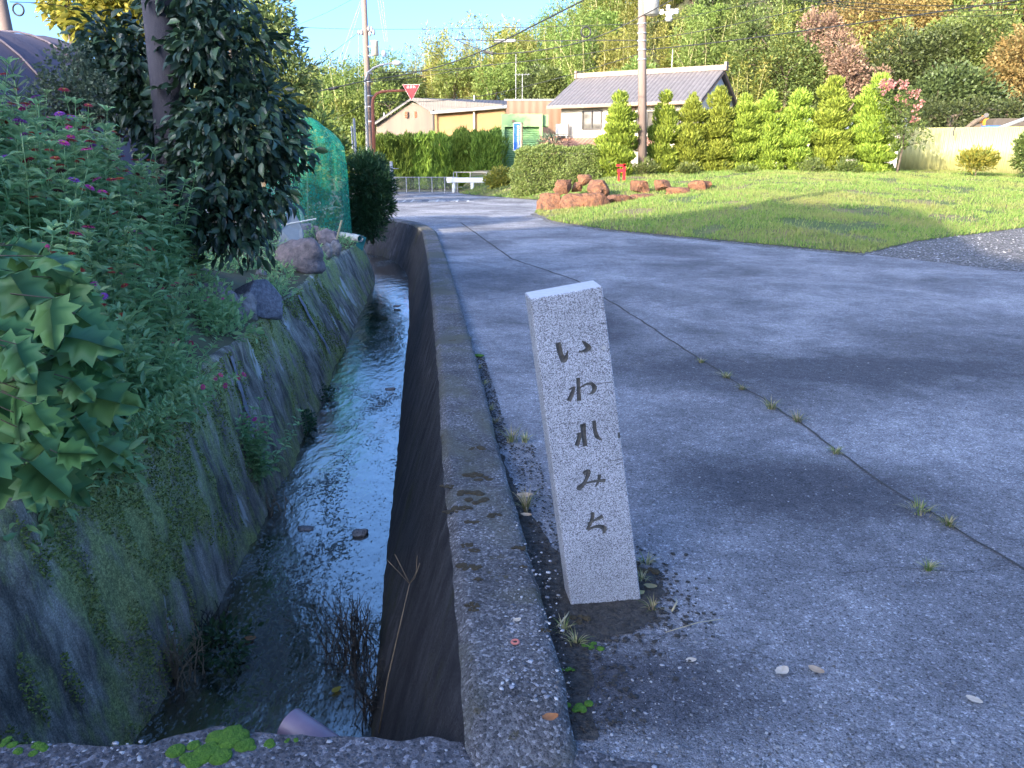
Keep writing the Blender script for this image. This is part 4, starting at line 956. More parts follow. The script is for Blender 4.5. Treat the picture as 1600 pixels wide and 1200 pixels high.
def zlabel(i, p):
    if i in (6, 7): return 'leafy green zinnia stems without open flowers in the bed above the mossy wall'
    return 'zinnia with %s flowers in the dense bed above the mossy wall' % CN[p]
gz_ = random.Random(11); first = [True] * 8; used = []
def zwhere(x, y):
    e = np.interp(y, lt[:200, 1], lt[:200, 0]) - x
    a = 'at the wall edge' if e < .25 else 'in mid bed' if e < 1.1 else 'at the back of the bed'
    b = 'behind the large lobed leaves' if y < 3.7 else 'halfway to the dark tree' if y < 5.2 else 'close to the pole'
    return a + ', ' + b
def place_z(x, y, i, rz, sc, tilt=(0, 0), label=None, group=None, z=None):
    z = (bank(x, y) if z is None else z)
    root, p = protos[i]
    o = dup(root, (x, y, z - .02), rz, sc, label or ((('leafy zinnia without open flowers' if i > 5 else 'zinnia with %s flowers' % CN[p]) + ' ' + zwhere(x, y))), group or ('zinnias with %s flowers' % CN[p] if i < 6 else 'flowerless zinnia stems'))
    o.rotation_euler = (tilt[0], tilt[1], rz); return o
cnt = 0
while cnt < 210:
    y = gz_.uniform(2.7, 7.6); x = -2.2 - abs(gz_.gauss(0, 1.0)) * (.5 + y / 7)
    if x < -.72 * y - .9 or x > np.interp(y, lt[:200, 1], lt[:200, 0]) - .02 : continue
    if y > 4.9 and x > np.interp(y, lt[:200, 1], lt[:200, 0]) - .5: continue
    pxx = 800 + F_ * x / (y * cp + .3)
    if pxx < 130 and y < 3.4: continue
    i = gz_.choice([0, 1, 1, 2, 3, 4, 5, 6, 7, 6, 7, 6]); near = math.exp(-(np.interp(y, lt[:200, 1], lt[:200, 0]) - x) / .35)
    place_z(x, y, i, gz_.uniform(0, 6.28), gz_.uniform(.75, 1.08) * (1 - .35 * near), (gz_.uniform(-.12, .12), near * .55 + gz_.uniform(-.1, .15)))
    cnt += 1
for k in range(16):
    y = gz_.uniform(4.8, 6.4); x = np.interp(y, lt[:200, 1], lt[:200, 0]) - gz_.uniform(.12, .75); i = gz_.choice([0, 3, 6, 7, 6, 1])
    place_z(x, y, i, gz_.uniform(0, 6.28), gz_.uniform(.35, .6), (gz_.uniform(-.2, .2), gz_.uniform(-.1, .35)))
# low sprawling ones that hang over the edge
for k in range(20):
    y = gz_.uniform(3.4, 4.9); x = np.interp(y, lt[:200, 1], lt[:200, 0]) + gz_.uniform(-.12, .05); i = gz_.choice([0, 3, 6, 7, 6, 7])
    place_z(x, y, i, gz_.uniform(0, 6.28), gz_.uniform(.4, .6), (gz_.uniform(-.3, .3), gz_.uniform(.7, 1.25)), None, None, ltz(y) + .02)
# clump growing out of the wall face over the water
wc = at(395, 748, -.9)
for k in range(9):
    i = [3, 3, 6, 7, 3, 6, 0, 7, 6][k]
    place_z(wc.x + gz_.uniform(-.14, .14), wc.y + gz_.uniform(-.15, .25), i, gz_.uniform(0, 6.28), gz_.uniform(.5, .68), (gz_.uniform(-.35, .35), gz_.uniform(-.1, .5)),
            ('magenta zinnia growing out of the mossy wall low above the water' if i == 3 else 'pink zinnia growing out of the mossy wall low above the water' if i == 0 else 'leafy flowerless zinnia shoot growing from the mossy wall above the water'), 'zinnias growing low on the wall above the water', -.93)
for root, p in protos:
    for ch in list(root.children_recursive): bpy.data.objects.remove(ch)
    bpy.data.objects.remove(root)
# low undergrowth filling the bed
def ground_clump(name, label, pts, ncl, per, cr, ln, wd, mat, tm=T_LEAF, cat_='undergrowth'):
    V, Fc = clumped(pts, ncl, per, cr, ln, wd, tmpl=tm, lo=.2, up=.5); return tag(npmesh(name, V, Fc, L[mat]), label, cat_, None, 'stuff')
bl = []
for k in range(70):
    y = gz_.uniform(2.6, 7.2); x = -2.3 - gz_.random() * .62 * y * .75
    bl.append(((x - (.5 if y > 4.9 else 0), y, bank(x, y) + .1), (.28, .28, .28)))
for k in range(26):
    y = gz_.uniform(3.0, 4.9); bl.append(((np.interp(y, lt[:200, 1], lt[:200, 0]) + .02, y, ltz(y) - .02), (.14, .2, .15)))
ground_clump('undergrowth', 'leafy undergrowth between the zinnia stems', bl, 1500, 9, .09, .07, .026, 'zinnia')

bl = []
for k in range(40):
    y = gz_.uniform(4.6, 7.0); x = np.interp(y, lt[:260, 1], lt[:260, 0]) - .1 - gz_.random() * 1.2
    bl.append(((x, y, bank(x, y) + .05), (.2, .25, .13)))
for k in range(60):
    y = gz_.uniform(6.0, 15.5); x = np.interp(y, lt[:260, 1], lt[:260, 0]) - .05 - gz_.random() * 1.5
    bl.append(((x, y, bank(x, y) + .03), (.22, .3, .12)))
ground_clump('undergrowth', 'low weeds and ivy among the rocks under the dark tree', bl, 1500, 8, .09, .06, .028, 'zinnia')
# ------------------------------------------------------------------ large lobed-leaf plant at the left edge
def lobed_leaf(sz, g):
    out = [(0, 0)]; side = [(.10, .05), (.34, .0), (.30, .18), (.52, .30), (.36, .42), (.46, .62), (.24, .64), (.20, .84), (0, 1.0)]
    R_ = side; Lp = [(-x, y) for x, y in side[:-1]][::-1]
    ring_ = [(0, 0)] + R_ + Lp; bend = g.uniform(.2, .7); fold = g.uniform(.1, .35); V = []; Fc = []
    def P(x, y): return Vector((x * sz, y * sz, sz * (-bend * y * y * .5 + abs(x) * fold * .6 - abs(x) ** 2 * .7 + .04 * noise.noise(Vector((x * 6, y * 6, g.random()))))))
    mid = [P(0, t) for t in (0, .12, .25, .4, .55, .7, .85, 1.0)]
    V = mid[:]
    sp_ = side[:-1]; ks = [0, 1, 2, 3, 4, 5, 6, 6]
    for sg in (1, -1):
        o = len(V); V += [P(sg * x, y) for x, y in sp_]
        chain = [0] + [o + i for i in range(len(sp_))] + [7]
        mm = [0, 0, 1, 2, 2, 3, 4, 5, 6, 7]
        for i in range(len(chain) - 1):
            a, b = chain[i], chain[i + 1]; m0, m1 = mm[i], mm[min(i + 1, 9)]
            if m0 == m1: Fc.append((m0, a, b) if a != m0 else None)
            else: Fc.append((m0, a, b)) if a != m0 else None; Fc.append((m0, b, m1)) if b != m1 else None
    return V, [f for f in Fc if f]
op = thing('hydrangea', 'large leaved shrub with big lobed drooping leaves at the left edge, over the wall', 'shrub', (-2.75, 2.9, bank(-2.75, 2.9)))
g = random.Random(4); inv = -op.location
lf = MB(); lf2 = MB(); br = MB()
spots = [(px, py, y) for px, py, y in [(20, 420, 3.0), (60, 430, 2.9), (100, 450, 2.95), (15, 500, 2.7), (60, 490, 2.7), (110, 500, 2.8), (35, 560, 2.5), (80, 550, 2.6), (125, 560, 2.75), (20, 620, 2.5), (60, 640, 2.5), (100, 620, 2.6), (140, 640, 2.75),
    (15, 700, 2.4), (60, 690, 2.45), (90, 700, 2.5), (30, 750, 2.45), (55, 745, 2.4), (130, 600, 2.8), (0, 460, 2.6), (0, 560, 2.4), (45, 600, 2.6), (90, 590, 2.7), (120, 530, 2.9), (30, 660, 2.55), (75, 740, 2.5), (5, 740, 2.5), (110, 670, 2.6), (150, 660, 2.9), (40, 460, 3.1), (85, 520, 3.0), (25, 530, 2.9), (120, 480, 3.1), (70, 600, 2.9), (10, 600, 2.8), (50, 700, 2.7), (100, 560, 3.0), (-30, 430, 2.7), (-30, 520, 2.6), (-40, 640, 2.6), (-30, 720, 2.5), (75, 455, 3.2), (30, 400, 3.1), (5, 400, 3.0), (130, 700, 2.9)]]
for k, (px, py, y) in enumerate(spots):
    for q in range(3):
        c = atY(px + g.uniform(-22, 22), py + g.uniform(-14, 14) - 20, y + g.uniform(-.1, .1) + q * .12) + inv; sz = g.uniform(.12, .235) * (.85 if y < 2.55 else 1)
        V, Fc = lobed_leaf(sz, g)
        d = Vector((g.uniform(-.2, 1.0), g.uniform(-1.0, .1), g.uniform(-1.2, -.0))).normalized(); nrm = Vector((g.uniform(-.5, .6), g.uniform(-1, -.2), g.uniform(.4, 1.2)))
        X = d.cross(nrm).normalized(); Z = X.cross(d)
        Mx = Matrix((X, d, Z)).transposed()
        lf.add([c + Mx @ v for v in V], Fc)
        st_ = Vector((-.25, 0, .2)) + Vector((0, 0, (c.z) * .3)); 
        if q == 0: br.tube([st_.lerp(c, .35), st_.lerp(c, .7) + Vector((0, 0, .06)), c], [.006, .004, .002], 4)
o = lf.build('foliage', L['oak'], op, True, fix=False)
for s in range(5): br.tube([Vector((g.uniform(-.1, .1), g.uniform(-.1, .1), -.3)), Vector((g.uniform(-.1, .2), g.uniform(-.3, .2), .2)), Vector((g.uniform(-.1, .5), g.uniform(-.5, .3), .45))], [.014, .01, .006], 6)
br.build('branch', 'bark', op, True)

# ------------------------------------------------------------------ dark leafy tree beside the near pole
def tree(name, label, loc, blobs, trunk, mat, ncl, per, cr, ln, wd, cat_='tree', group=None, tm=T_DIA, droop=0., up=0., lo=.5, barkm='bark', tr=.06, outw=.7, limbs=True):
    root = thing(name, label, cat_, loc, 0, group); lv = Vector(loc)
    bl_ = [(tuple(Vector(c) - lv), r) for c, r in blobs]
    V, Fc = clumped(bl_, ncl, per, cr, ln, wd, droop, tm, lo, up, outw=outw); npmesh('crown', V, Fc, L[mat], root)
    mb = MB(); T = [Vector(p) - lv for p in trunk]; mb.tube(T, [tr * (1 - .5 * i / len(T)) for i in range(len(T))], 8)
    if limbs:
        for c, r in bl_:
            k = min(range(len(T)), key=lambda i: (T[i] - Vector(c)).length + (0 if T[i].z < c[2] else 2)); a = T[k]; c = Vector(c)
            mb.tube([a, a.lerp(c, .5) + Vector((0, 0, .08 * (c - a).length)), c], [tr * .45, tr * .3, tr * .12], 5)
            for q in range(4):
                e = c + Vector((rng.normal() * r[0], rng.normal() * r[1], rng.normal() * r[2])) * .45; mb.tube([a.lerp(c, .75), e], [tr * .2, tr * .06], 4)
    mb.build('trunk', barkm, root, True); return root
def B(px, py, Y, rpx, ry=None, ry2=None):
    k = (Y * cp + .3) / F_; r = rpx * k; return (atY(px, py, Y)[:], (r, (ry or r), (ry2 * k if ry2 else r)))
DT = [B(320, -10, 8.0, 62), B(355, 90, 7.9, 72), B(330, 120, 8.2, 70), B(400, 190, 7.8, 62), B(370, 220, 7.6, 90), B(340, 310, 7.4, 62), B(388, 300, 7.5, 62), B(440, 240, 7.8, 32), B(370, 365, 7.4, 40, None, 40),
      B(190, 90, 8.6, 55), B(230, 120, 8.5, 55), B(170, 65, 8.7, 34), B(215, 165, 8.4, 50), B(245, 200, 8.4, 45), B(160, 130, 8.6, 40), B(300, 250, 7.9, 55), B(290, 190, 8.1, 45), B(300, 20, 8.3, 60), B(280, 330, 7.6, 35)]
by = at(375, 425, -.15)
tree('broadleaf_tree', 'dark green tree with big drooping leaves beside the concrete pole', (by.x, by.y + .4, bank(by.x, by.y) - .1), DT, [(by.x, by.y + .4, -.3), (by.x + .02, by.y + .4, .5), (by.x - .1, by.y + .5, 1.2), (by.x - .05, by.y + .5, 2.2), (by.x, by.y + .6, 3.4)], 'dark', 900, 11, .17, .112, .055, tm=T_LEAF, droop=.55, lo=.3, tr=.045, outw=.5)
# near concrete pole
pb = atY(262, 300, 8.0); pl = thing('utility_pole', 'thick weathered concrete pole rising through the dark leafy tree', 'utility pole', (pb.x, 8.0, 0))
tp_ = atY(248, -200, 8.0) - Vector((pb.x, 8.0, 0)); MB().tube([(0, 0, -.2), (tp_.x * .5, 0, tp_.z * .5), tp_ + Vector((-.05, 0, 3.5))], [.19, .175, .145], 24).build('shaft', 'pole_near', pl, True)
# pale shrub and spiky plant behind the zinnias
c = atY(110, 120, 7.6); tree('shrub', 'pale grey green small leaved bush between the arched roof and dark tree', (c.x, c.y, bank(c.x, c.y)), [B(112, 125, 7.6, 42), B(85, 150, 7.5, 34), B(140, 150, 7.5, 34), B(120, 90, 7.6, 20), B(60, 180, 7.4, 35)], [(c.x, c.y, .6), (c.x, c.y, 1.6)], 'pale', 420, 9, .07, .035, .025, 'bush', tr=.02)
sc_ = atY(20, 112, 6.3); root = thing('spiky_plant', 'spiky plant with narrow fanned leaves against the arched roof at far left', 'plant', (sc_.x, 6.3, bank(sc_.x, 6.3)))
mb = MB(); lz0 = sc_.z - root.location.z; mb.tube([(0, 0, 0), (0, 0, lz0)], [.008, .004], 5); mb.build('stem', L['zinnia'], root)
Pn = []; Dn = []
for k in range(7):
    for q in range(9): a = q * .698 + k; Pn.append((0, 0, lz0 - k * .06)); Dn.append((math.cos(a), math.sin(a), 1.1 - k * .12))
V, Fc = leaves(np.array(Pn, float), np.array(Dn, float), .15, .012, T_BLADE); npmesh('foliage', V, Fc, L['pale'], root)

# ------------------------------------------------------------------ arched shed, netting, sheet, pipe, round shrub
A0, A1 = Vector((-10.6, 7.5, 0)), Vector((-8.2, 14.0, 0)); ax = (A1 - A0).normalized(); sx_ = Vector((ax.y, -ax.x, 0))
sh = thing('arched_shed', 'long arched shed with a purple grey covering behind the flowers at far left', 'shed', A0[:])
mb = MB(); nA = 26; prof = [(2.7 * math.cos(math.pi * k / nA), 3.55 * math.sin(math.pi * k / nA) ** .85 if 0 < k < nA else 0) for k in range(nA + 1)]
nL = 30
V = []
for i in range(nL + 1):
    p = ax * ((A1 - A0).length * i / nL)
    for x, z in prof: V.append(p + sx_ * x * (1 + .006 * math.sin(i * 2.1)) + Vector((0, 0, z * (1 + (.010 if i % 5 == 0 else 0)))))
n1 = nA + 1; mb.add(V, [(i * n1 + k, i * n1 + k + 1, (i + 1) * n1 + k + 1, (i + 1) * n1 + k) for i in range(nL) for k in range(nA)])
mb.build('covering', 'tarp', sh, True)
mb = MB(); Lz = (A1 - A0).length
for e in (0, Lz): mb.poly([ax * (e + (.05 if e == 0 else -.05)) + sx_ * x * .98 + Vector((0, 0, z * .98)) for x, z in prof])
mb.build('end_wall', 'tarp', sh)
mb = MB()
for i in range(7):
    p = ax * (Lz * (i + .5) / 7); mb.tube([p + sx_ * x * 1.006 + Vector((0, 0, z * 1.006 + .004)) for x, z in prof], .018, 6)
mb.build('hoop', 'tarp', sh, True)

c0 = atY(492, 365, 16.2)
nt_ = thing('netting', 'bright green netting draped over poles and vines beside the round shrub', 'garden net', (c0.x, 16.2, -.12))
V = []; nu, nv = 46, 30
for j in range(nv + 1):
    t = j / nv
    for i in range(nu + 1):
        a = (i / nu) * 2 * math.pi
        rx = .80 * (1 - .10 * t - .75 * max(t - .62, 0) ** 1.3 / .3); ry = .95 * (1 - .1 * t - .55 * max(t - .7, 0) / .3)
        zz = 2.35 * math.sin(t * math.pi / 2) ** 1.1; zz *= 1 - .06 * math.sin(a * 2)
        w_ = 1 + .06 * math.sin(a * 9 + t * 2) + .05 * noise.noise(Vector((a * 3, t * 3, 0)))
        V.append((max(rx, .02) * math.cos(a) * w_ + .05 * t - .1, max(ry, .02) * math.sin(a) * w_, zz))
nw = MB(); nw.add(V, [(j * (nu + 1) + i, j * (nu + 1) + i + 1, (j + 1) * (nu + 1) + i + 1, (j + 1) * (nu + 1) + i) for j in range(nv) for i in range(nu)]).build('net', 'net', nt_, True)
mb = MB(); mb.tube([(.05, -.75, 0), (.12, -.62, 1.95)], .014, 6); mb.build('pole', 'bamboo_pole', nt_)
MB().tube([(-.25, -.7, 1.9), (.35, -.7, 1.88)], .012, 6).build('pole', 'bamboo_pole', nt_); MB().tube([(.1, -1.0, .1), (-.02, -.75, .45), (-.08, -.7, .75)], [.05, .045, .03], 8).build('tube', 'white_pvc', nt_, True)
V, Fc = clumped([((0, 0, 1.35), (.42, .6, .6)), ((.05, 0, .7), (.4, .6, .5)), ((0, 0, 1.95), (.3, .4, .22))], 300, 9, .12, .10, .06); o = npmesh('vine', V, Fc, L['yellow']); o.location = (c0.x, 16.2, -.12); tag(o, 'yellow green vine growing inside the green netting', 'vine')
c = atY(430, 360, 10.6)
mb = MB(); P_ = [atY(x, y, 13.2 + dy) for x, y, dy in [(428, 392, 0), (440, 360, .1), (452, 318, .3), (466, 345, .35), (474, 366, .2), (470, 392, 0)]]; mb.prism(P_, (0, .05, 0)); o = mb.build('plastic_sheet', 'pale_cloth'); tag(o, 'pale translucent sheet hanging under the dark tree above the rocks', 'sheet')
mb = MB(); mb.tube([atY(440, 352, 13), atY(494, 342, 13)], .017, 6); tag(mb.build('pipe', 'white_pvc'), 'thin grey pipe lying level over the rocks', 'pipe')
mb = MB(); mb.tube([atY(526, 374, 14.2), atY(534, 344, 14.2)], .02, 6); tag(mb.build('stake', 'bamboo_pole'), 'short slanting bamboo stake before the netting', 'stake')
a, b_ = atY(533, 367, 15.8), atY(563, 373, 15.0); mb = MB(); mb.tube([a, b_], .065, 20, caps=False); mb.tube([a, b_], .058, 20, caps=False); mb.tube([a.lerp(b_, .6), a.lerp(b_, .78)], .072, 20); o = mb.build('drain_pipe', 'white_pvc', None, True); tag(o, 'short white drain pipe on the wall top before the netting', 'pipe')
mb = MB(); V = [atY(x, y, 15.1) for x, y in [(560, 366), (572, 372), (566, 392), (556, 384)]]; mb.prism(V, (0, .03, 0)); o = mb.build('net_scrap', simple('teal_scrap', (.02, .2, .2))); tag(o, 'teal scrap of net hanging under the white pipe', 'net scrap')
c = atY(578, 300, 17.6); tree('round_shrub', 'dense dark green rounded shrub at the bend of the stream', (c.x, c.y, -.25), [B(578, 285, 17.6, 34), B(565, 270, 17.6, 26), B(585, 315, 17.6, 28), B(572, 338, 17.5, 26), B(590, 290, 17.4, 24), B(560, 310, 17.6, 26), B(584, 262, 17.8, 20), B(578, 350, 17.4, 26), B(560, 335, 17.5, 26), B(595, 325, 17.4, 20), B(572, 255, 17.8, 18)], [(c.x, c.y, -.3), (c.x, c.y, 1.0)], 'shrub', 1500, 10, .10, .11, .022, 'shrub', tr=.04, up=.25)
# trees at upper left, in sun, and beyond
tree('tree', 'sunlit yellow leaved tree behind the arched shed roof at upper left', (-15.5, 24, 0), [B(170, 10, 24, 55), B(120, -20, 24, 50), B(210, 20, 24, 45), B(160, 45, 24, 30), B(100, 20, 24, 18), B(230, -30, 24, 60)], [(-12.8, 24, 0), (-12.9, 24, 3), (-12.8, 24, 6)], 'yellow', 650, 10, .4, .26, .14, tr=.14)
tree('tree', 'tall olive green tree with gaps beside the sky, left of the far poles', (-10.4, 33, 0), [B(400, 10, 33, 55), B(420, 70, 33, 48), B(440, 120, 33, 43), B(395, 100, 33, 45), B(450, 165, 33, 40), B(470, 120, 33.5, 26), B(420, 180, 33, 45), B(380, 40, 33, 50), B(460, 190, 33, 32)], [(-10.4, 33, 0), (-10.4, 33, 3), (-10.6, 33, 7)], 'willow', 1100, 9, .4, .26, .1, tr=.16)
tree('tree', 'yellow green bushy tree under the tall olive tree', (-8.4, 30, 0), [B(470, 195, 30, 34), B(440, 185, 30, 36), B(490, 215, 30, 24), B(420, 165, 30, 35)], [(-8.4, 30, 0), (-8.6, 30, 2.6)], 'yellow', 600, 9, .3, .17, .09, tr=.1)
tree('tree', 'leafy tree behind the netting at the stream bend', (-6.3, 24, 0), [B(500, 210, 27, 30), B(480, 230, 27, 35), B(515, 235, 27, 24), B(535, 245, 27, 18)], [(-6.6, 27, 0), (-6.6, 27, 1.5)], 'wood1', 300, 9, .3, .18, .1, tr=.08)

# ------------------------------------------------------------------ conifers, hedges, shrubs round the grass
def conifer_crown(root, h, w, seed, mat='conifer'):
    g = np.random.default_rng(seed); parts = []
    nt = int(h / .38)
    for i in range(nt):
        t = (i + .5) / nt; prof = min(1, .72 + t * 1.6) * (1 - max(t - .38, 0) ** 1.5 * 1.25)
        nb = 3 if t < .8 else (2 if t < .9 else 1)
        a0 = g.random() * 6.28
        for b in range(nb):
            a = a0 + b * 6.28 / nb + g.normal() * .35; r = w / 2 * prof * g.uniform(.72, 1.05)
            off = r * .42 * (nb > 1); c = np.array([math.cos(a) * off, math.sin(a) * off, h * t + g.normal() * .09])
            rad = np.array([r * .66, r * .66, h / nt * g.uniform(.55, .8)])
            n = int(620 * (r / .7) ** 1.6) + 90
            d = unit(g.normal(size=(n, 3))); k = .75 + .25 * g.random((n, 1)); k += .12 * np.array([[noise.noise(Vector(q * 2.6 + seed))] for q in d])
            P = c + d * k * rad; D = unit(d * np.array([1, 1, .5]) + np.array([0, 0, 1.0]) + g.normal(size=(n, 3)) * .3)
            s = g.uniform(.7, 1.4, n); parts.append(leaves(P, D, .155 * s, .05 * s, T_DIA, Nm=d + g.normal(size=(n, 3)) * .6))
    n = 90; P = np.c_[g.normal(size=(n, 2)) * w * .05, h * (.9 + .1 * g.random(n))]; parts.append(leaves(P, np.c_[g.normal(size=(n, 2)) * .22, np.ones(n)], .2, .06))
    V, Fc = cat(parts); npmesh('crown', V, Fc, L[mat], root)
    MB().tube([(0, 0, -.2), (0, 0, h * .5), (0, 0, h * .88)], [.09, .06, .02], 8).build('trunk', 'bark', root, True)
CFN = ['leftmost clipped conifer, broad and rounded, left of the wooden coloured pole', 'slim clipped conifer just right of the pole', 'second conifer right of the pole, with a bare gap on its upper right', 'third conifer right of the pole', 'fourth conifer right of the pole', 'fifth conifer right of the pole', 'sixth conifer from the pole, rather low', 'tall broad conifer, second from the right end of the row', 'tallest conifer, at the right end of the row, with clear tiers']
for i, (px, ty, wpx, Y) in enumerate([(965, 148, 62, 33), (1034, 152, 46, 34), (1076, 148, 50, 34), (1117, 140, 54, 34), (1156, 150, 52, 34), (1194, 145, 54, 34), (1238, 142, 56, 34), (1289, 124, 66, 34), (1358, 118, 84, 34)]):
    c = atY(px, 268, Y); zb = lz(c.x, Y) if i else lz(c.x, Y); top_ = atY(px, ty, Y).z; k = Y / F_
    r_ = thing('conifer', CFN[i], 'conifer', (c.x, Y, zb), .7 * i, 'row of clipped conifers'); conifer_crown(r_, top_ - zb, wpx * k * 1.1, 100 + i)
def hedge_box(name, label, x0, x1, Yf, z0, z1, dep, n, ln, wd, mat, up, lumps=.25, cat_='hedge', topf=None):
    root = thing(name, label, cat_, ((x0 + x1) / 2, Yf + dep / 2, z0)); P = []; D = []
    w = x1 - x0; h = z1 - z0
    while len(P) < n:
        f = rng.random(); x, y, z = rng.uniform(-w / 2, w / 2), rng.uniform(-dep / 2, dep / 2), rng.uniform(0, h)
        if f < .6: y = -dep / 2; d = (0, -1, 0)
        elif f < .85: z = h; d = (0, 0, 1)
        elif f < .93: x = -w / 2; d = (-1, 0, 0)
        else: x = w / 2; d = (1, 0, 0)
        q = Vector((x * .9, z * .9, y)); m = lumps * noise.noise(q * 1.3 + Vector((x0, 0, 0))) + lumps * .4 * noise.noise(q * 4) - abs(rng.normal()) * .06
        ed = 1 - .25 * (abs(x) / (w / 2)) ** 8; 
        if topf: z = z * topf(x)
        P.append((x * (1 + (m / w if d[0] else 0)) + d[0] * m, y * ed + d[1] * m, z * (1 - .04 * (abs(x) / (w / 2)) ** 6) + d[2] * m)); D.append(d)
    P = np.array(P); D = np.array(D, float); V, Fc = leaves(P, unit(D * .5 + rng.normal(size=P.shape) * .45 + np.array([0, 0, up])), ln * rng.uniform(.6, 1.3, n), wd, T_DIA, Nm=D + rng.normal(size=P.shape) * .6)
    npmesh('foliage', V, Fc, L[mat], root); core = MB().box((0, 0, h * .47), (w * .9, dep * .7, h * .82)); core.build('inner_growth', 'ground', root)
    for k in range(3): MB().tube([(w * (k - 1) * .3, 0, -.2), (w * (k - 1) * .3, 0, h * .7)], .05, 6).build('stem', 'bark', root)
    return root
c0_, c1_ = atY(806, 285, 32.5), atY(946, 285, 32.5)
hedge_box('hedge', 'clipped dark green box hedge in front of the green garage', c0_.x, c1_.x, 32.5, .05, atY(870, 232, 32.5).z, 1.6, 15000, .09, .05, 'hedge', .3, .25)
HX = [(545, 600, 'left end of the tall feathery hedge behind the orange post'), (598, 648, 'tall feathery yellow green hedge bush left of the chain link fence middle'), (642, 712, 'tall hedge bush darkened by a tree shadow'), (706, 745, 'tall feathery hedge bush right of the shadowed one'), (738, 782, 'rightmost rounded tall hedge bush beside the green garage')]
for i, (a, b_, lab) in enumerate(HX):
    Y = 43 - (.5 if i == 4 else 0); p, q = atY(a, 280, Y), atY(b_, 280, Y)
    ty = [222, 220, 220, 219, 217][i]
    hedge_box('tall_hedge', lab, p.x, q.x, Y, -.02, atY(700, ty, Y).z, 1.6, 5200, .34, .10, 'tallhedge', 1.5, .5, 'hedge')
def shrubpx(name, label, px, py, Y, rx, ry, mat, n=160, ln=.12, wd=.05, zb=0, cr=.16, cat_='shrub', up=.3, per=9):
    k = (Y * cp + .3) / F_; c = atY(px, py, Y); root = thing(name, label, cat_, (c.x, Y, zb)); cz_ = c.z - zb
    V, Fc = clumped([((0, 0, cz_), (rx * k, rx * k * .8, ry * k)), ((rx * k * .4, 0, cz_ - ry * k * .3), (rx * k * .6, rx * k * .6, ry * k * .6)), ((-rx * k * .45, 0, cz_ - ry * k * .2), (rx * k * .55, rx * k * .6, ry * k * .7))], n, per, cr, ln, wd, up=up, lo=.4)
    npmesh('foliage', V, Fc, L[mat], root); MB().tube([(0, 0, -.1), (.02, 0, cz_)], [.03, .015], 5).build('stem', 'bark', root); return root
shrubpx('shrub', 'rounded yellow green bush at the end of the white beam rail', 782, 278, 36.5, 24, 16, 'yellow', 200, .14, .07, lz(-.6, 36.6))
shrubpx('shrub', 'low yellow green bush in front of the yellow corrugated fence', 1528, 248, 31.5, 27, 15, 'yellow', 260, .13, .05, lz(19, 31), up=.9)
shrubpx('shrub', 'green climbing shrub at the right end of the yellow fence', 1612, 232, 31, 24, 34, 'wood1', 260, .14, .07, lz(21, 31))
shrubpx('flowering_shrub', 'pink tinged flowering shrub behind the clipped hedge', 866, 229, 36, 24, 9, 'wood4', 60, .10, .06, .3, .3)
shrubpx('flowering_shrub', 'pale leafed shrub between green garage and pink blossoms', 858, 224, 37, 13, 12, 'pale', 90, .12, .07, .3, .25)
for k, (px, py, rx, ry) in enumerate([(1010, 262, 20, 10), (1075, 266, 16, 8), (1270, 262, 22, 12), (1325, 262, 18, 12), (1165, 268, 14, 7)]):
    shrubpx('shrub', ['low green growth at the foot of the pole', 'low green growth under the second conifer right of the pole', 'green weeds under the second tallest conifer', 'green weeds left under the tallest conifer', 'small green weeds in the middle of the conifer row'][k], px, py, 32.6, rx, ry, 'wood1', 90, .13, .04, lz(5 + k * 2, 32.6), up=.9)
# crape myrtle
cm = atY(1402, 262, 32.5)
tree('crape_myrtle', 'crape myrtle with pink blossom tips beside the tallest conifer', (cm.x, 32.5, lz(cm.x, 32.5)), [B(1400, 165, 32.5, 24), B(1415, 185, 32.5, 22), B(1395, 195, 32.5, 20), B(1430, 205, 32.3, 16), B(1405, 215, 32.3, 16), B(1440, 222, 32.2, 9), B(1380, 150, 32.6, 14)], [(cm.x, 32.5, .8), (cm.x + .1, 32.5, 2), (cm.x + .05, 32.5, 3)], 'wood1', 240, 8, .2, .12, .06, tr=.05)
bl_ = [B(x, y, 32.1, r) for x, y, r in [(x, y, r * .8) for x, y, r in [(1385, 130, 7), (1396, 128, 6), (1410, 132, 6), (1420, 148, 5), (1434, 146, 5), (1404, 152, 4), (1415, 162, 4), (1430, 170, 5), (1430, 186, 5), (1380, 140, 6), (1440, 160, 4)]]]
V, Fc = clumped(bl_, 80, 8, .08, .09, .07); o = npmesh('blossom', V - np.array([cm.x, 32.5, lz(cm.x, 32.5)]), Fc, L['pinkbloom'], [x for x in bpy.data.objects if x.name.startswith('crape_myrtle')][0])
# far trees in front of the hill, by hand
def bigtree(label, px, base, Y, blobs, mat, ncl=420, ln=.21, wd=.13, cr=.45, **k):
    ncl = int(ncl * 2.1); zt = sum(b[0][2] for b in blobs) / len(blobs)
    c = atY(px, base, Y); return tree('tree', label, (c.x, Y, gz(c.x, Y)), blobs, [(c.x, Y, gz(c.x, Y)), (c.x + .1, Y, (gz(c.x, Y) + zt) / 2), (c.x, Y, zt)], mat, ncl, 9, cr, ln, wd, tr=.2, **k)
bigtree('large dark green broadleaf tree behind the house gable', 1220, 210, 66, [B(1190, 60, 66, 45), B(1240, 100, 66, 50), B(1200, 130, 66, 55), B(1170, 100, 66, 40), B(1260, 140, 66, 40), B(1230, 170, 66, 50), B(1290, 150, 66, 26)], 'wood1', 700)
bigtree('dark tree with shaded hollows behind the pink blossom', 1440, 200, 56, [B(1400, 90, 56, 45), B(1440, 110, 56, 50), B(1380, 130, 56, 40), B(1430, 150, 56, 40), B(1470, 85, 56, 40)], 'wood2', 600)
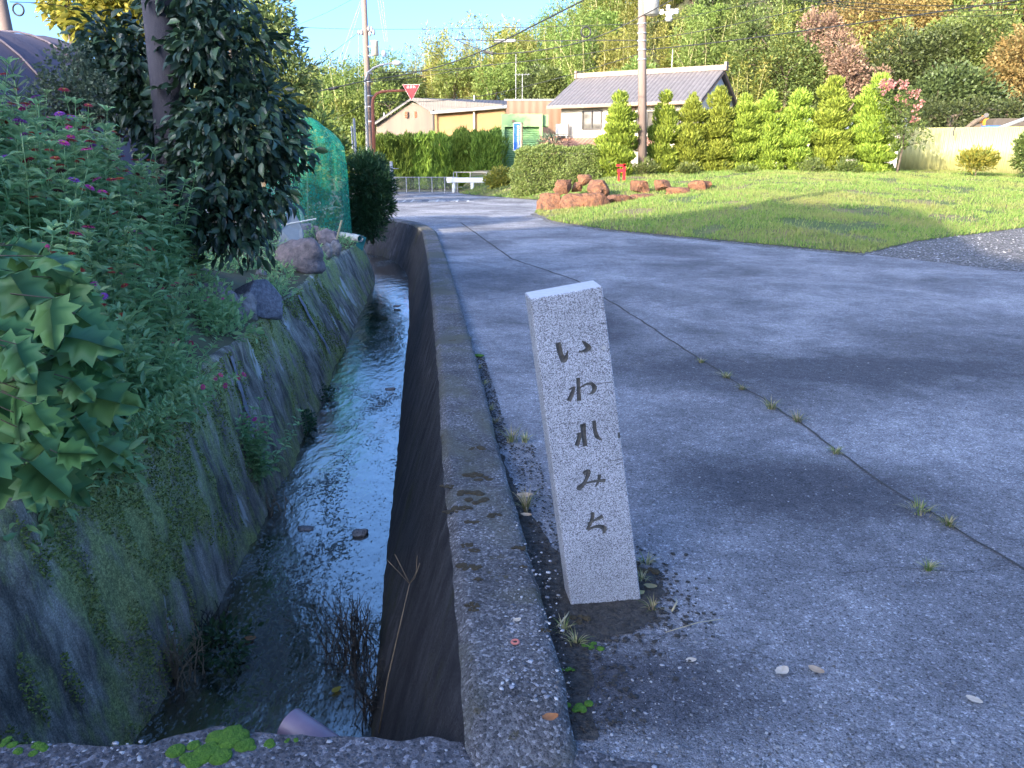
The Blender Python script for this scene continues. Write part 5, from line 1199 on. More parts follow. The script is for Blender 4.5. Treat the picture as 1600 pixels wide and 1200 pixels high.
bigtree('brown withered vine covered tree between the two dark trees', 1310, 200, 54, [B(1290, 45, 56, 20), B(1310, 75, 55, 22), B(1325, 100, 54, 22), B(1340, 125, 54, 18), B(1320, 120, 54, 20), B(1270, 40, 56, 16), B(1375, 120, 54, 12)], 'wood4', 300)
bigtree('bronze leaved tree high on the slope near the top edge', 1380, 150, 70, [B(1370, 25, 70, 50), B(1420, 40, 70, 40), B(1330, 20, 70, 45), B(1320, 50, 70, 30), B(1480, 45, 68, 26)], 'wood3', 500)
bigtree('wide olive bush tree behind the yellow fence', 1490, 200, 50, [B(1480, 145, 50, 40), B(1520, 150, 50, 36), B(1450, 160, 50, 30), B(1540, 165, 50, 28)], 'wood2', 500)
bigtree('golden leaved tree at the right edge of the photo', 1580, 200, 52, [B(1580, 110, 52, 40), B(1560, 130, 52, 30), B(1600, 80, 52, 35), B(1610, 140, 52, 30)], 'wood3', 420)
bigtree('grey green tree with bare twigs above the yellow fence', 1530, 190, 56, [B(1500, 80, 56, 40), B(1540, 60, 56, 40), B(1510, 110, 56, 34), B(1480, 60, 58, 26)], 'wood1', 420)
bigtree('dark green thicket left of the orange excavator arm', 1480, 205, 44, [B(1450, 182, 44, 22), B(1490, 184, 44, 24), B(1530, 180, 44, 24), B(1570, 184, 44, 24), B(1600, 178, 44, 24), B(1430, 188, 44, 16)], 'wood2', 420, .16, .08)
bigtree('mid green tree left behind the barn gable', 620, 190, 60, [B(540, 185, 60, 30), B(570, 175, 60, 30), B(600, 160, 60, 26), B(560, 205, 60, 34), B(530, 215, 58, 26)], 'bamboo2', 380)
tree('tree', 'narrow leafy tree standing far left behind the arched shed', (-18.6, 27.8, 0), [((-19.0, 27.8, 8.2), (1.2, 1.2, 1.7)), ((-18.8, 27.9, 6.0), (1.4, 1.4, 1.7)), ((-19.1, 27.8, 9.8), (.9, .9, 1.1)), ((-18.9, 27.8, 4.0), (1.2, 1.2, 1.3))], [(-18.6, 27.8, 0), (-18.5, 27.8, 4), (-18.6, 27.8, 7.5)], 'wood1', 420, 9, .35, .22, .13, tr=.14)
bigtree('round dark tree on the lower slope right of the lamp post', 610, 170, 68, [B(608, 132, 68, 18), B(600, 145, 68, 16), B(620, 142, 68, 14)], 'wood2', 180)
for k, (px, py, Y, r, m) in enumerate([(840, 128, 70, 24, 'wood2'), (860, 128, 68, 18, 'wood1'), (1000, 120, 66, 26, 'bamboo2'), (960, 135, 64, 22, 'wood1')]):
    bigtree(['dark tree behind the ochre wall, left of the house roof', 'green tree touching the left corner of the house roof', 'bright green tree above the house ridge, left of centre', 'green tree low behind the house ridge'][k], px, py + 60, Y, [B(px, py, Y, r), B(px + r * .5, py + r * .5, Y, r * .8), B(px - r * .5, py + r * .4, Y, r * .8)], m, 160)
# bamboo and wood on the hillside
def hill_proto(mat, h, w, seed, kind):
    g = np.random.default_rng(seed); root = thing('bamboo' if kind == 'b' else 'tree', 'x', 'tree'); bl = []; tb = MB()
    if kind == 'b':
        for s in range(6):
            a = g.random() * 6.28; r = w * .42 * math.sqrt(g.random()); x, y = math.cos(a) * r, math.sin(a) * r; hh = h * g.uniform(.78, 1.1); lean = g.normal(size=2) * .5
            tip = (x + lean[0], y + lean[1], hh); tb.tube([(x * .5, y * .5, -.5), (x * .8, y * .8, hh * .5), (x + lean[0] * .4, y + lean[1] * .4, hh * .8), tip], [.045, .04, .03, .015], 4)
            for q in range(5):
                t = .2 + .19 * q; bl.append(((x * t * 1.1 + lean[0] * t * t, y * t * 1.1 + lean[1] * t * t, hh * t), (w * .23 * (1.2 - t * .6), w * .23 * (1.2 - t * .6), h * .12)))
            bl.append((tip, (w * .07, w * .07, h * .09)))
        V, Fc = clumped(bl, 560, 9, .38, .30, .10, up=.1, lo=.3, outw=.4)
    else:
        tb.tube([(0, 0, -.5), (.1, 0, h * .4), (0, 0, h * .8)], [.2, .14, .05], 6)
        for s in range(8):
            a = g.random() * 6.28; r = w * .27 * g.random() ** .5; z = h * g.uniform(.4, .85); bl.append(((math.cos(a) * r * 1.2, math.sin(a) * r * 1.2, z), (w * .24, w * .24, h * .17))); tb.tube([(0, 0, z * .6), (math.cos(a) * r, math.sin(a) * r, z)], [.07, .03], 4)
        V, Fc = clumped(bl, 420, 9, .42, .26, .16, lo=.5)
    npmesh('crown', V, Fc, L[mat], root); tb.build('culms' if kind == 'b' else 'trunk', 'bamboo_culm' if kind == 'b' else 'bark', root, True); return root
HP = [(hill_proto('bamboo1', 8.5, 5, 1, 'b'), 'yellowish bamboo clump on the wooded hillside', 'yellowish bamboo on the hill'), (hill_proto('bamboo1', 9.5, 4.6, 2, 'b'), 'yellowish bamboo clump on the wooded hillside', 'yellowish bamboo on the hill'),
      (hill_proto('bamboo2', 8.5, 5, 3, 'b'), 'fresh green bamboo clump on the wooded hillside', 'green bamboo on the hill'), (hill_proto('bamboo2', 8, 5.2, 4, 't'), 'round green tree among the bamboo on the hillside', 'green trees on the hill'),
      (hill_proto('wood2', 7.5, 5.5, 5, 't'), 'dark broadleaf tree on the wooded hillside', 'dark trees on the hill'), (hill_proto('wood3', 7.5, 5.2, 6, 't'), 'bronze brown tree on the wooded hillside', 'bronze trees on the hill'), (hill_proto('wood1', 7.5, 5.5, 7, 't'), 'mid green broadleaf tree on the wooded hillside', 'mid green trees on the hill')]
g = random.Random(21); n_h = 0
for yy in np.arange(62, 112, 3.9):
    w_ = 3.55 + (yy - 62) * .03
    for xx in np.arange(-.42 * yy - 1, .78 * yy + 3, w_):
        x, y = xx + g.uniform(-1.2, 1.2), yy + g.uniform(-1.5, 1.5); z = gz(x, y)
        pr = 800 + F_ * x / (y * cp); py_ = 250 - F_ * (z - CH) / y
        if n_h >= 300 or py_ < -90 or (y > 100 and False): continue
        if 600 < pr < 1150 and py_ > 222: continue
        right = min(max((pr - 1130) / 120, 0), 1)
        wts = [2.2, 1.8, 3.4, 2.6, .9, .5, 1.4] if g.random() > right else [.5, .3, .3, .5, 1.8, 2.4, 2.2]
        k = g.choices(range(7), wts)[0]; root, lab, grp = HP[k]
        side_ = 'over the barn' if pr < 790 else 'over the house roof' if pr < 1110 else 'over the conifer row' if pr < 1390 else 'over the yellow fence'
        hgt_ = 'low' if py_ > 150 else 'halfway up' if py_ > 60 else 'high'
        dup(root, (x, y, z - .3), g.uniform(0, 6.28), g.uniform(.72, 1.05), lab.replace('on the wooded hillside', '').replace('on the hillside', '').strip() + ' ' + hgt_ + ' on the hillside ' + side_, grp); n_h += 1
print('HILL', n_h)
for root, _, _ in HP:
    for ch in list(root.children): bpy.data.objects.remove(ch)
    bpy.data.objects.remove(root)

# ------------------------------------------------------------------ buildings
def wallpoly(mb, pts, th=(0, .25, 0), mi=0): mb.prism(pts, th, mi)
# barn
bn = thing('barn', 'old plaster barn with a gable, ochre side wall and low brown roof', 'barn', atY(680, 285, 49)[:]); bo = Vector(bn.location); bn.location.z = bo.z = 0
zA, zP, zB = 49.5, 49.2, 49.0
G0, G1, G2, G3, G4 = atY(588, 285, 50.2), atY(588, 194, 50.2), atY(645, 160, 49.6), atY(679, 174, 49.2), atY(679, 290, 49.2)
G0.z = G4.z = 0
mb = MB(); mb.prism([p - bo for p in (G0, G1, G2, G3, G4)], (0, .3, 0)); mb.build('gable_wall', 'barn_wall', bn)
S0, S1, S2, S3 = G4 + Vector((.02, .02, 0)), G3 + Vector((.02, .02, 0)), atY(791, 167, 47.6), atY(791, 290, 47.6); S3.z = 0
mb = MB(); mb.prism([p - bo for p in (S0, S1, S2, S3)], (0, .3, 0)); mb.build('side_wall', 'ochre', bn)
mb = MB(); R1, R2, R3, R4 = atY(674, 176, 48.9), atY(643, 156, 49.4), atY(792, 160, 52.0), atY(792, 166.5, 47.3)
R2b = atY(640, 157, 51.8)
mb.prism([p - bo for p in (R1, R2, R3, R4)], (0, .02, .12)); mb.prism([p - bo for p in (atY(584, 196, 49.9), atY(584, 194, 53), atY(643, 155, 53.4), R2)], (0, .02, .12)); mb.build('roof', 'barn_roof', bn)
mb = MB(); a, b_ = R1 - bo + Vector((0, -.08, -.02)), R4 - bo + Vector((0, -.08, -.02)); mb.tube([a, b_], .09, 8); mb.build('gutter', 'white_metal', bn)
for px in (741, 677): c = atY(px, 180, 48.3 if px > 700 else 49.0) - bo; MB().tube([(c.x, c.y - .15, c.z + .3), (c.x, c.y - .15, .3)], .06, 8).build('downpipe', 'cream' if px > 700 else 'dark_metal', bn)
for a in (632, 647):
    mb = MB(); p, q = atY(a, 174, 49.62) - bo, atY(a + 5.5, 184, 49.62) - bo; mb.box(((p.x + q.x) / 2, p.y - .06, (p.z + q.z) / 2), (q.x - p.x, .06, p.z - q.z)); w_ = mb.build('vent', 'trim', bn)
    mb = MB()
    for s in range(4): mb.box(((p.x + q.x) / 2, p.y - .11, q.z + (p.z - q.z) * (s + .5) / 4), (q.x - p.x - .06, .04, .05), (R(25), 0, 0))
    mb.build('louvre', 'brown_paint', w_)
for px, ty, Y in ((741, 149, 50), (600, 176, 51)): c = atY(px, ty, Y) - bo; MB().tube([(c.x, c.y, c.z - .9), (c.x, c.y, c.z)], .05, 8).build('vent_pipe', 'white_metal', bn, True)
# tan flat block
tb_ = thing('annex', 'flat roofed tan sided building between barn and house', 'building', (atY(830, 285, 54).x, 54, 0)); to = Vector(tb_.location)
p, q = atY(789, 157, 54), atY(884, 160, 54); mb = MB(); mb.box(((p.x + q.x) / 2 - to.x, 1.5, p.z / 2), (q.x - p.x, 3, p.z)); mb.build('wall', 'tan_wall', tb_)
mb = MB(); mb.box(((p.x + q.x) / 2 - to.x, 1.5, p.z + .045), (q.x - p.x + .1, 3.1, .09)); mb.build('roof', 'grey_metal', tb_)
# green garage
gr = thing('garage', 'green painted garage with a wide roller shutter behind the hedge', 'garage', (atY(816, 285, 45).x, 45, 0)); go = Vector(gr.location)
k45 = 45 / F_; X0, X1 = atY(783, 180, 45).x - go.x, atY(848, 180, 45).x - go.x; zt, zs = atY(815, 178, 45).z, atY(815, 198, 45).z
mb = MB(); mb.box(((X0 + X1) / 2, .12, (zt + zs) / 2), (X1 - X0, .3, zt - zs)); mb.box((X0 + .1, .12, zs / 2), (.2, .298, zs)); mb.box((X1 - .1, .12, zs / 2), (.2, .298, zs)); mb.box(((X0 + X1) / 2, 2.0, zt / 2 - .05), (X1 - X0 - .02, 3.4, zt - .12)); 
mb.build('wall', 'green_wall', gr)
mb = MB(); mb.box(((X0 + X1) / 2, .255, zs / 2), (X1 - X0 - .4, .06, zs)); mb.build('roller_shutter', 'shutter', gr)
mb = MB(); mb.box((X1 + .16, 1.0, (atY(0, 180, 45).z + atY(0, 196, 45).z) / 2), (.32, 1.6, 16 * k45)); mb.build('canopy', 'green_wall', gr)
mb = MB(); mb.box((atY(802, 189, 45).x - go.x, -.08, atY(802, 189, 45).z), (.14, .1, .1)); mb.build('lamp', 'trim', gr)
# blue banner on its post
bp_ = atY(815, 262, 42.5); bn2 = thing('banner', 'blue vertical banner with white lettering before the green garage', 'banner', (bp_.x, 42.5, 0)); bo2 = Vector(bn2.location)
mb = MB(); mb.tube([(0, 0, 0), (0, 0, atY(815, 192, 42.5).z)], .05, 8); mb.build('pole', 'trim', bn2)
p, q = atY(802, 192, 42.5), atY(813.5, 235, 42.5); mb = MB(); mb.box(((p.x + q.x) / 2 - bo2.x, -.02, (p.z + q.z) / 2), (q.x - p.x, .02, p.z - q.z)); fl = mb.build('cloth', 'blue_cloth', bn2)
mb = MB(); hw, hz = (q.x - p.x) / 2, (p.z - q.z) / 2; cx, cz_ = (p.x + q.x) / 2 - bo2.x, (p.z + q.z) / 2
for s in (-1, 1): mb.box((cx + s * (hw - .01), -.022, cz_), (.03, .03, hz * 2)); mb.box((cx, -.022, cz_ + s * (hz - .01)), (hw * 2 - .05, .03, .03))
mb.build('border', 'white_paint', fl)
txt = '株式会社大和建設'
lettering('lettering', txt, .15, 'white_paint', fl, (cx + hw * .32, -.036, cz_), (R(90), 0, 0), True, (1.05, 1.0, 1))
lettering('lettering', 'いつもありがとう', .085, 'white_paint', fl, (cx - hw * .55, -.036, cz_ - .35), (R(90), 0, 0), True) if False else None
# house
hs = atY(875, 288, 52); th = R(-30); hr = thing('house', 'cream two storey house with a grey tiled gable roof behind the conifers', 'house', (hs.x, 52, 0), th)
Wd, Dp = 9.1, 7.6; ez = atY(873, 161, 52).z; rz_ = ez + 1.75
mb = MB(); mb.box((Wd / 2, Dp / 2, ez / 2), (Wd, Dp, ez)); mb.build('wall', 'cream', hr)
mb = MB(); mb.prism([(Wd - .2, 0.02, ez), (Wd - .2, Dp - .02, ez), (Wd - .2, Dp / 2, rz_ - .15)], (.21, 0, 0)); mb.build('gable_wall', simple('gable_white', (.62, .62, .6)), hr)
mb = MB(); oh = .7
for s in (0, 1):
    y0, y1 = (-oh, Dp / 2) if s == 0 else (Dp + oh, Dp / 2); zz0 = ez - oh * (rz_ - ez) / (Dp / 2)
    mb.prism([(-.7, y0, zz0), (Wd + .3, y0, zz0), (Wd + .3, y1, rz_), (-.7, y1, rz_)], (0, 0, .14))
mb.build('roof', 'roof_tile', hr)
mb = MB(); mb.box((Wd / 2 - .2, Dp / 2, rz_ + .24), (Wd + 1.05, .35, .3)); mb.box((-.75, Dp / 2, rz_ + .3), (.15, .5, .5)); mb.box((Wd + .38, Dp / 2, rz_ + .3), (.15, .5, .5)); mb.build('ridge', 'ridge', hr)
mb = MB(); 
for x in (-.7, Wd + .26):
    for y0 in (-oh, Dp + oh): mb.prism([(x, y0, zz0 - .10), (x, Dp / 2, rz_ - .10), (x, Dp / 2, rz_ + .0), (x, y0, zz0 - .0)], (.06, 0, 0))
mb.box((Wd / 2 - .2, -oh - .04, zz0 + .02), (Wd + 1.0, .07, .16)); mb.build('eaves_board', 'trim', hr)
mb = MB(); 
for i in range(0): mb.tube([(-.6 + i * .238, -oh - .02, zz0 + .15), (-.6 + i * .238, Dp / 2 - .05, rz_ + .15)], .035, 5)

def win(x0, x1, z0, z1, lab=None):
    mb = MB(); t = .07
    mb.box(((x0 + x1) / 2, -.03, z0), (x1 - x0, .1, t)); mb.box(((x0 + x1) / 2, -.03, z1), (x1 - x0, .1, t))
    for x in (x0, (x0 + x1) / 2, x1): mb.box((x, -.035, (z0 + z1) / 2), (t, .11, z1 - z0))
    w_ = mb.build('window', 'dark_metal', hr); MB().box(((x0 + x1) / 2, -.005, (z0 + z1) / 2), (x1 - x0, .02, z1 - z0)).build('pane', 'glass', w_); return w_
win(1.55, 2.85, ez - 1.65, ez - .55)
win(5.2, 6.6, ez - 1.9, ez - .7)
win(7.4, 8.4, ez - 1.7, ez - .7)
mb = MB(); mb.prism([(-.1, -.05, ez - 2.25), (Wd * .8, -.05, ez - 2.25), (Wd * .8, -1.1, ez - 2.7), (-.1, -1.1, ez - 2.7)], (0, 0, .1)); mb.build('lower_roof', 'red_tile', hr)
mb = MB(); mb.box((.35, -.45, ez - 1.62), (.85, .32, .62)); ac = mb.build('air_conditioner', 'white_metal', hr); MB().tube([(.25, -.62, ez - 1.62), (.25, -.63, ez - 1.62)], .24, 20).build('fan', 'grey_metal', ac); mb = MB(); mb.box((.35, -.45, ez - 2.0), (1.0, .4, .05)); mb.box((0, -.45, ez - 2.1), (.05, .4, .2)); mb.box((.7, -.45, ez - 2.1), (.05, .4, .2)); mb.build('bracket', 'white_metal', ac)
mb = MB(); mb.box((4.9, -.06, ez - .45), (.45, .1, .3)); mb.build('vent', 'trim', hr)
# low annexe roof glimpsed between conifers and beyond
p = atY(1318, 190, 44); mb = MB(); a = thing('shed', 'white walled shed with a grey blue roof glimpsed between the two tallest conifers', 'shed', (p.x, 44, 0))
mb.box((0, 1.5, p.z / 2 - .3), (9, 3, p.z - .6)); mb.build('wall', 'cream', a); mb = MB(); mb.prism([(-4.8, -.4, p.z - .55), (4.8, -.4, p.z - .55), (4.8, 1.6, p.z + .15), (-4.8, 1.6, p.z + .15)], (0, 0, .1)); mb.build('roof', simple('bluegrey_roof', (.45, .48, .55)), a)
# yellow corrugated fence
yf = thing('metal_fence', 'pale yellow corrugated metal fence at the top of the grass slope', 'fence', (0, 0, 0)); mb = MB()
a, b_ = atY(1400, 262, 36.5), atY(1640, 262, 33.5); n = 260; Vv = []; zf = .75; tz0, tz1 = atY(1400, 200, 36.5).z, atY(1640, 197, 33.5).z
for i in range(n + 1):
    t = i / n; p = a.lerp(b_, t); off = .03 * math.sin(i * 2.1); Vv += [(p.x, p.y + off, zf), (p.x, p.y + off, tz0 + (tz1 - tz0) * t)]
mb.add(Vv, [(2 * i, 2 * i + 2, 2 * i + 3, 2 * i + 1) for i in range(n)]); yfp = mb.build('panel', 'yfence', yf, True, fix=False)
sm = yfp.modifiers.new('solid', 'SOLIDIFY'); sm.thickness = .01
for dz in (.1, .55, 1.0, 1.45): MB().tube([(a.x, a.y + .06, tz0 - dz), (b_.x, b_.y + .06, tz1 - dz)], .025, 6).build('rail', 'grey_metal', yf)
mb = MB(); p = atY(1488, 205, 35); mb.tube([p + Vector((.04, -.1, .16)), p + Vector((0, -.1, 0)), p + Vector((.03, -.1, -.2))], .03, 6); mb.build('hook', 'dark_metal', yf)
# excavator arm behind it
ex = thing('excavator', 'orange excavator arm and dark bucket rising behind the yellow fence', 'excavator', (atY(1540, 262, 41).x, 41, .8)); eo = Vector(ex.location)
def P41(x, y, dy=0): return atY(x, y, 41 + dy) - eo
mb = MB(); mb.prism([P41(1537, 240), P41(1537, 186), P41(1541, 180), P41(1545, 186), P41(1544, 240)], (0, .35, 0)); mb.build('arm', 'orange_metal', ex)
mb = MB(); mb.tube([P41(1508, 202), P41(1524, 190), P41(1538, 183)], [.10, .13, .08], 8); mb.prism([P41(1508, 230), P41(1510, 200), P41(1535, 192), P41(1537, 230)], (0, .3, 0)); mb.build('hydraulic_arm', 'bark', ex)
mb = MB(); mb.tube([P41(1541, 180, -.1), P41(1541, 180, .5)], .12, 10); mb.build('pin', 'dark_metal', ex)
mb = MB(); mb.tube([atY(1562, 200, 39), atY(1625, 177, 39)], .09, 8); o = mb.build('beam', 'grey_metal'); tag(o, 'grey metal beam slanting up behind the right end of the yellow fence', 'beam')
mb = MB(); p = atY(1585, 200, 40.5); mb.box(p, (2.6, .8, .9)); bmx = mb.build('crate', simple('brown_box', (.10, .08, .06))); bm_ = bmesh.new(); bm_.from_mesh(bmx.data); bmesh.ops.bevel(bm_, geom=bm_.edges[:], offset=.05, segments=2, affect='EDGES'); bm_.to_mesh(bmx.data); bm_.free(); tag(bmx, 'brown machinery housing under the slanting beam behind the fence', 'machine')
mb = MB(); p = atY(1551, 202, 40); mb.box(p, (.9, .5, .35)); mb.build('tarp', simple('blue_tarp', (.05, .15, .5))); tag(bpy.data.objects['tarp'], 'small patch of blue tarp behind the yellow fence', 'tarp')
# red faucet frame by the pole
rp = atY(972, 274, 30.5); rf = thing('red_frame', 'small red metal frame standing in grass left of the pole', 'frame', (rp.x, 30.5, lz(rp.x, 30.5))); mb = MB(); k = 30.5 / F_
zb_ = rf.location.z; t0_ = atY(972, 256, 30.5).z - zb_
mb.box((3 * k, 0, t0_ / 2), (4 * k, .06, t0_)); mb.box((-2 * k, 0, t0_ - .06), (14 * k, .06, .09)); mb.box((-3 * k, 0, t0_ * .62), (9 * k, .055, .12)); mb.box((-5 * k, 0, t0_ * .3), (2.5 * k, .05, t0_ * .6)); mb.build('bracket', 'red_paint', rf)
# chain link fence
cf = thing('chain_link_fence', 'low chain link fence along the far road edge before the tall hedge', 'fence', (0, 0, 0)); Yc = 38.5
zc = atY(650, 277, Yc).z
xs_ = [atY(px, 290, Yc).x for px in (618, 635, 655, 675, 695, 715)]
for i, x in enumerate(xs_): MB().tube([(x, Yc, -.05), (x, Yc, zc)], .024, 8).build('post', 'grey_metal', cf)
MB().tube([(xs_[0] - .6, Yc, zc), (xs_[-1], Yc, zc)], .022, 6).build('rail', 'white_metal', cf)
mb = MB(); mb.poly([(xs_[0] - .6, Yc + .03, .03), (xs_[-1], Yc + .03, .03), (xs_[-1], Yc + .03, zc), (xs_[0] - .6, Yc + .03, zc)]); mb.build('mesh', 'chain', cf)
# white beam guardrail
gb = thing('guardrail', 'short white beam rail on two stout posts at the road end', 'guardrail', (0, 0, 0)); Yg = 38.0
x0, x1 = atY(703, 285, Yg).x, atY(759, 285, Yg).x; z0, z1 = atY(0, 285, Yg).z, atY(0, 277.5, Yg).z
mb = MB(); mb.box(((x0 + x1) / 2, Yg, (z0 + z1) / 2), (x1 - x0, .14, z1 - z0)); mb.box((x0 - .02, Yg - .03, (z0 + z1) / 2), (.25, .2, z1 - z0 + .02)); mb.build('beam', 'white_paint', gb)
for px in (709, 738): x = atY(px, 290, Yg).x; MB().tube([(x, Yg + .05, -.02), (x, Yg + .05, z0 + .02)], .085, 12).build('post', 'white_paint', gb, True)
pg = thing('pipe_fence', 'thin pipe fence behind the white beam rail', 'fence', (0, 0, 0)); zq = atY(0, 269, 39).z
for px in (709, 714, 735, 760): x = atY(px, 290, 39).x; MB().tube([(x, 39, 0), (x, 39, zq)], .022, 6).build('post', 'white_metal', pg)
for z in (zq, .25): MB().tube([(atY(709, 290, 39).x, 39, z), (atY(762, 290, 39).x, 39, z)], .02, 6).build('rail', 'white_metal', pg)
# white post by the round shrub
p = atY(613, 302, 33); q = atY(611, 253, 33); mb = MB(); mb.tube([p, q], .07, 10); mb.tube([q, q + (q - p).normalized() * .02], .075, 10); tag(mb.build('post', 'white_metal', None, True), 'white post at the roadside right of the round shrub', 'post')
wf = thing('wire_fence', 'wire fence running from the round shrub to the white post', 'fence', (0, 0, 0))
for px, Y in ((604, 34), (596, 34.5)): c = atY(px, 258, Y); MB().tube([(c.x, Y, 0), (c.x, Y, c.z)], .03, 6).build('post', 'white_metal', wf)
for zz in (.4, .8, 1.2): MB().tube([(atY(590, 0, 35).x, 35, zz), (atY(612, 0, 33).x, 33, zz)], .012, 5).build('wire', 'white_metal', wf)

# ------------------------------------------------------------------ poles, lamp, sign, wires
def shaft(mb, p0, p1, r0, r1, n=14): mb.tube([p0, p1], [r0, r1], n)
# right pole
pR = Vector((atY(1004, 275, 33).x, 33, 0)); pR.z = lz(pR.x, 33) - .1; up_ = thing('utility_pole', 'tall sunlit concrete pole standing right of the first conifer', 'utility pole', pR[:])
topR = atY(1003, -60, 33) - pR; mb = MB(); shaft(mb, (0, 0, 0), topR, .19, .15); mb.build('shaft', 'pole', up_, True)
for py in (52, 64, 78, 93, 37): c = atY(1003, py, 33) - pR; MB().tube([c - Vector((0, 0, .03)), c + Vector((0, 0, .03))], .185, 14).build('band', 'grey_metal', up_, True)
c = atY(1018, 5, 32.8) - pR; MB().tube([c + Vector((0, 0, -.42)), c + Vector((0, 0, .9))], .3, 16).build('transformer', 'white_metal', up_, True)
a, b_ = atY(1008, 20, 32.8) - pR, atY(1060, 19, 32.8) - pR; arm = MB().tube([a, b_], .045, 6).build('crossarm', 'white_metal', up_)
for px, py, r_ in ((1034, 19, .09), (1050, 19, .1), (1057, 18, .09), (1044, 12, .09), (1045, 27, .15)): c = atY(px, py, 32.75) - pR; MB().tube([c - Vector((0, 0, r_)), c - Vector((0, 0, r_ * .3)), c + Vector((0, 0, r_ * .2)), c + Vector((0, 0, r_))], [r_ * .7, r_, r_ * .7, r_ * .9], 10).build('insulator', 'white_paint', arm, True)
# far pole
YF = 39.5; pF = Vector((atY(581, 285, YF).x, YF, 0)); uf = thing('utility_pole', 'far utility pole with transformer and crossarm beside the street lamp', 'utility pole', pF[:]); topF = atY(567.5, -30, YF) - pF
MB().tube([(0, 0, 0), topF], [.17, .12], 14).build('shaft', 'pole', uf, True)
c = atY(586, 76, YF - .3) - pF; tr_ = MB().tube([c + Vector((0, 0, -.3)), c + Vector((0, 0, .3)), c + Vector((0, 0, .34))], [.17, .17, .2], 14).build('transformer', 'cream', uf, True)
c2 = atY(600, 84, YF - .3) - pF; MB().tube([c2 + Vector((0, 0, -.12)), c2 + Vector((0, 0, .12))], .1, 10).build('insulator', 'white_paint', uf, True)
for py in (73, 87): MB().tube([atY(572, py, YF) - pF, atY(584, py, YF - .3) - pF], .03, 6).build('bracket', 'grey_metal', uf)
arm = MB().tube([atY(558, 52, YF) - pF, atY(586, 49, YF) - pF], .05, 6).build('crossarm', 'dark_metal', uf)
for px, py in ((561, 51), (565, 51), (576, 45), (581, 46), (584, 51), (578, 53)): c = atY(px, py, YF - .1) - pF; MB().tube([c - Vector((0, 0, .1)), c, c + Vector((0, 0, .12))], [.05, .08, .04], 8).build('insulator', 'grey_metal', arm, True)
for py in (115, 128, 150, 167, 190): c = atY(573 + py * .03, py, YF) - pF; MB().tube([c - Vector((0, 0, .03)), c + Vector((0, 0, .03))], .175, 12).build('band', 'grey_metal', uf, True)
# street lamp
pL = Vector((atY(576, 285, 38.8).x, 38.8, 0)); sl = thing('street_lamp', 'street lamp with a long curved white arm on the far pole', 'street lamp', pL[:])
pts = [Vector((0, 0, 0)), atY(571.5, 150, 38.8) - pL, atY(571, 125, 38.8) - pL, atY(575, 114, 38.7) - pL, atY(584, 106, 38.6) - pL, atY(597, 101, 38.5) - pL, atY(614, 98.5, 38.4) - pL]
MB().tube(pts, [.09, .07, .06, .055, .05, .045, .04], 10).build('pole', 'white_metal', sl, True)
a, b_ = atY(613, 98.6, 38.4) - pL, atY(627, 98, 38.3) - pL; mb = MB(); mb.tube([a, a.lerp(b_, .25), a.lerp(b_, .8), b_], [.05, .11, .1, .03], 10); mb.build('lamp_head', 'white_paint', sl, True)
# stop sign
pS = Vector((atY(585, 285, 37).x, 37, 0)); ss = thing('stop_sign', 'red triangular Japanese stop sign hanging from a curved rust red post', 'road sign', pS[:])
pts = [Vector((0, 0, 0)), atY(583.5, 200, 37) - pS, atY(582, 165, 37) - pS, atY(583, 154, 37) - pS, atY(588, 147, 37) - pS, atY(597, 143, 37) - pS, atY(612, 142, 37) - pS, atY(640, 141, 37) - pS]
MB().tube(pts, [.085, .08, .075, .07, .065, .06, .055, .05], 12).build('post', 'brown_paint', ss, True)
A_, B_, C_ = atY(628.5, 132, 36.85) - pS, atY(656, 132, 36.85) - pS, atY(643, 157.5, 36.85) - pS
mb = MB(); mb.prism([A_, B_, C_], (0, .03, 0)); pl_ = mb.build('plate', 'white_paint', ss)
ce = (A_ + B_ + C_) / 3; mb = MB(); mb.prism([ce + (p - ce) * .95 - Vector((0, .008, 0)) for p in (A_, B_, C_)], (0, .004, 0)); mb.build('face', 'red_paint', pl_)
lettering('lettering', '止まれ', .14, 'white_paint', pl_, (ce.x, ce.y - .016, ce.z + .12), (R(90), 0, 0))
# guy wire guard and slim poles
for (px, y0, y1, Y, r_, lab) in [(556, 185, 240, 36, .06, 'slim pale post left of the far utility pole'), (550, 197, 212, 37, .04, 'short thin rod left of the slim pale post'), (806, 85, 155, 60, .02, 'thin aerial mast behind the annex'), (816, 117, 155, 58, .018, 'short television aerial mast by the house roof'), (1049, 77, 116, 62, .025, 'thin mast rising behind the house ridge')]:
    p, q = atY(px, y1, Y), atY(px, y0, Y); m_ = thing('mast', lab, 'mast', (p.x, Y, 0)); MB().tube([(0, 0, 0), (0, 0, q.z)], r_, 6).build('shaft', 'grey_metal', m_)
    if 'television' in lab:
        mb = MB()
        for s in range(5): mb.tube([(-.5 + s * .22, 0, q.z - .05), (-.4 + s * .22, 0, q.z + .1)], .012, 4)
        mb.tube([(-.6, 0, q.z), (.55, 0, q.z + .03)], .015, 4); mb.build('aerial', 'grey_metal', m_)
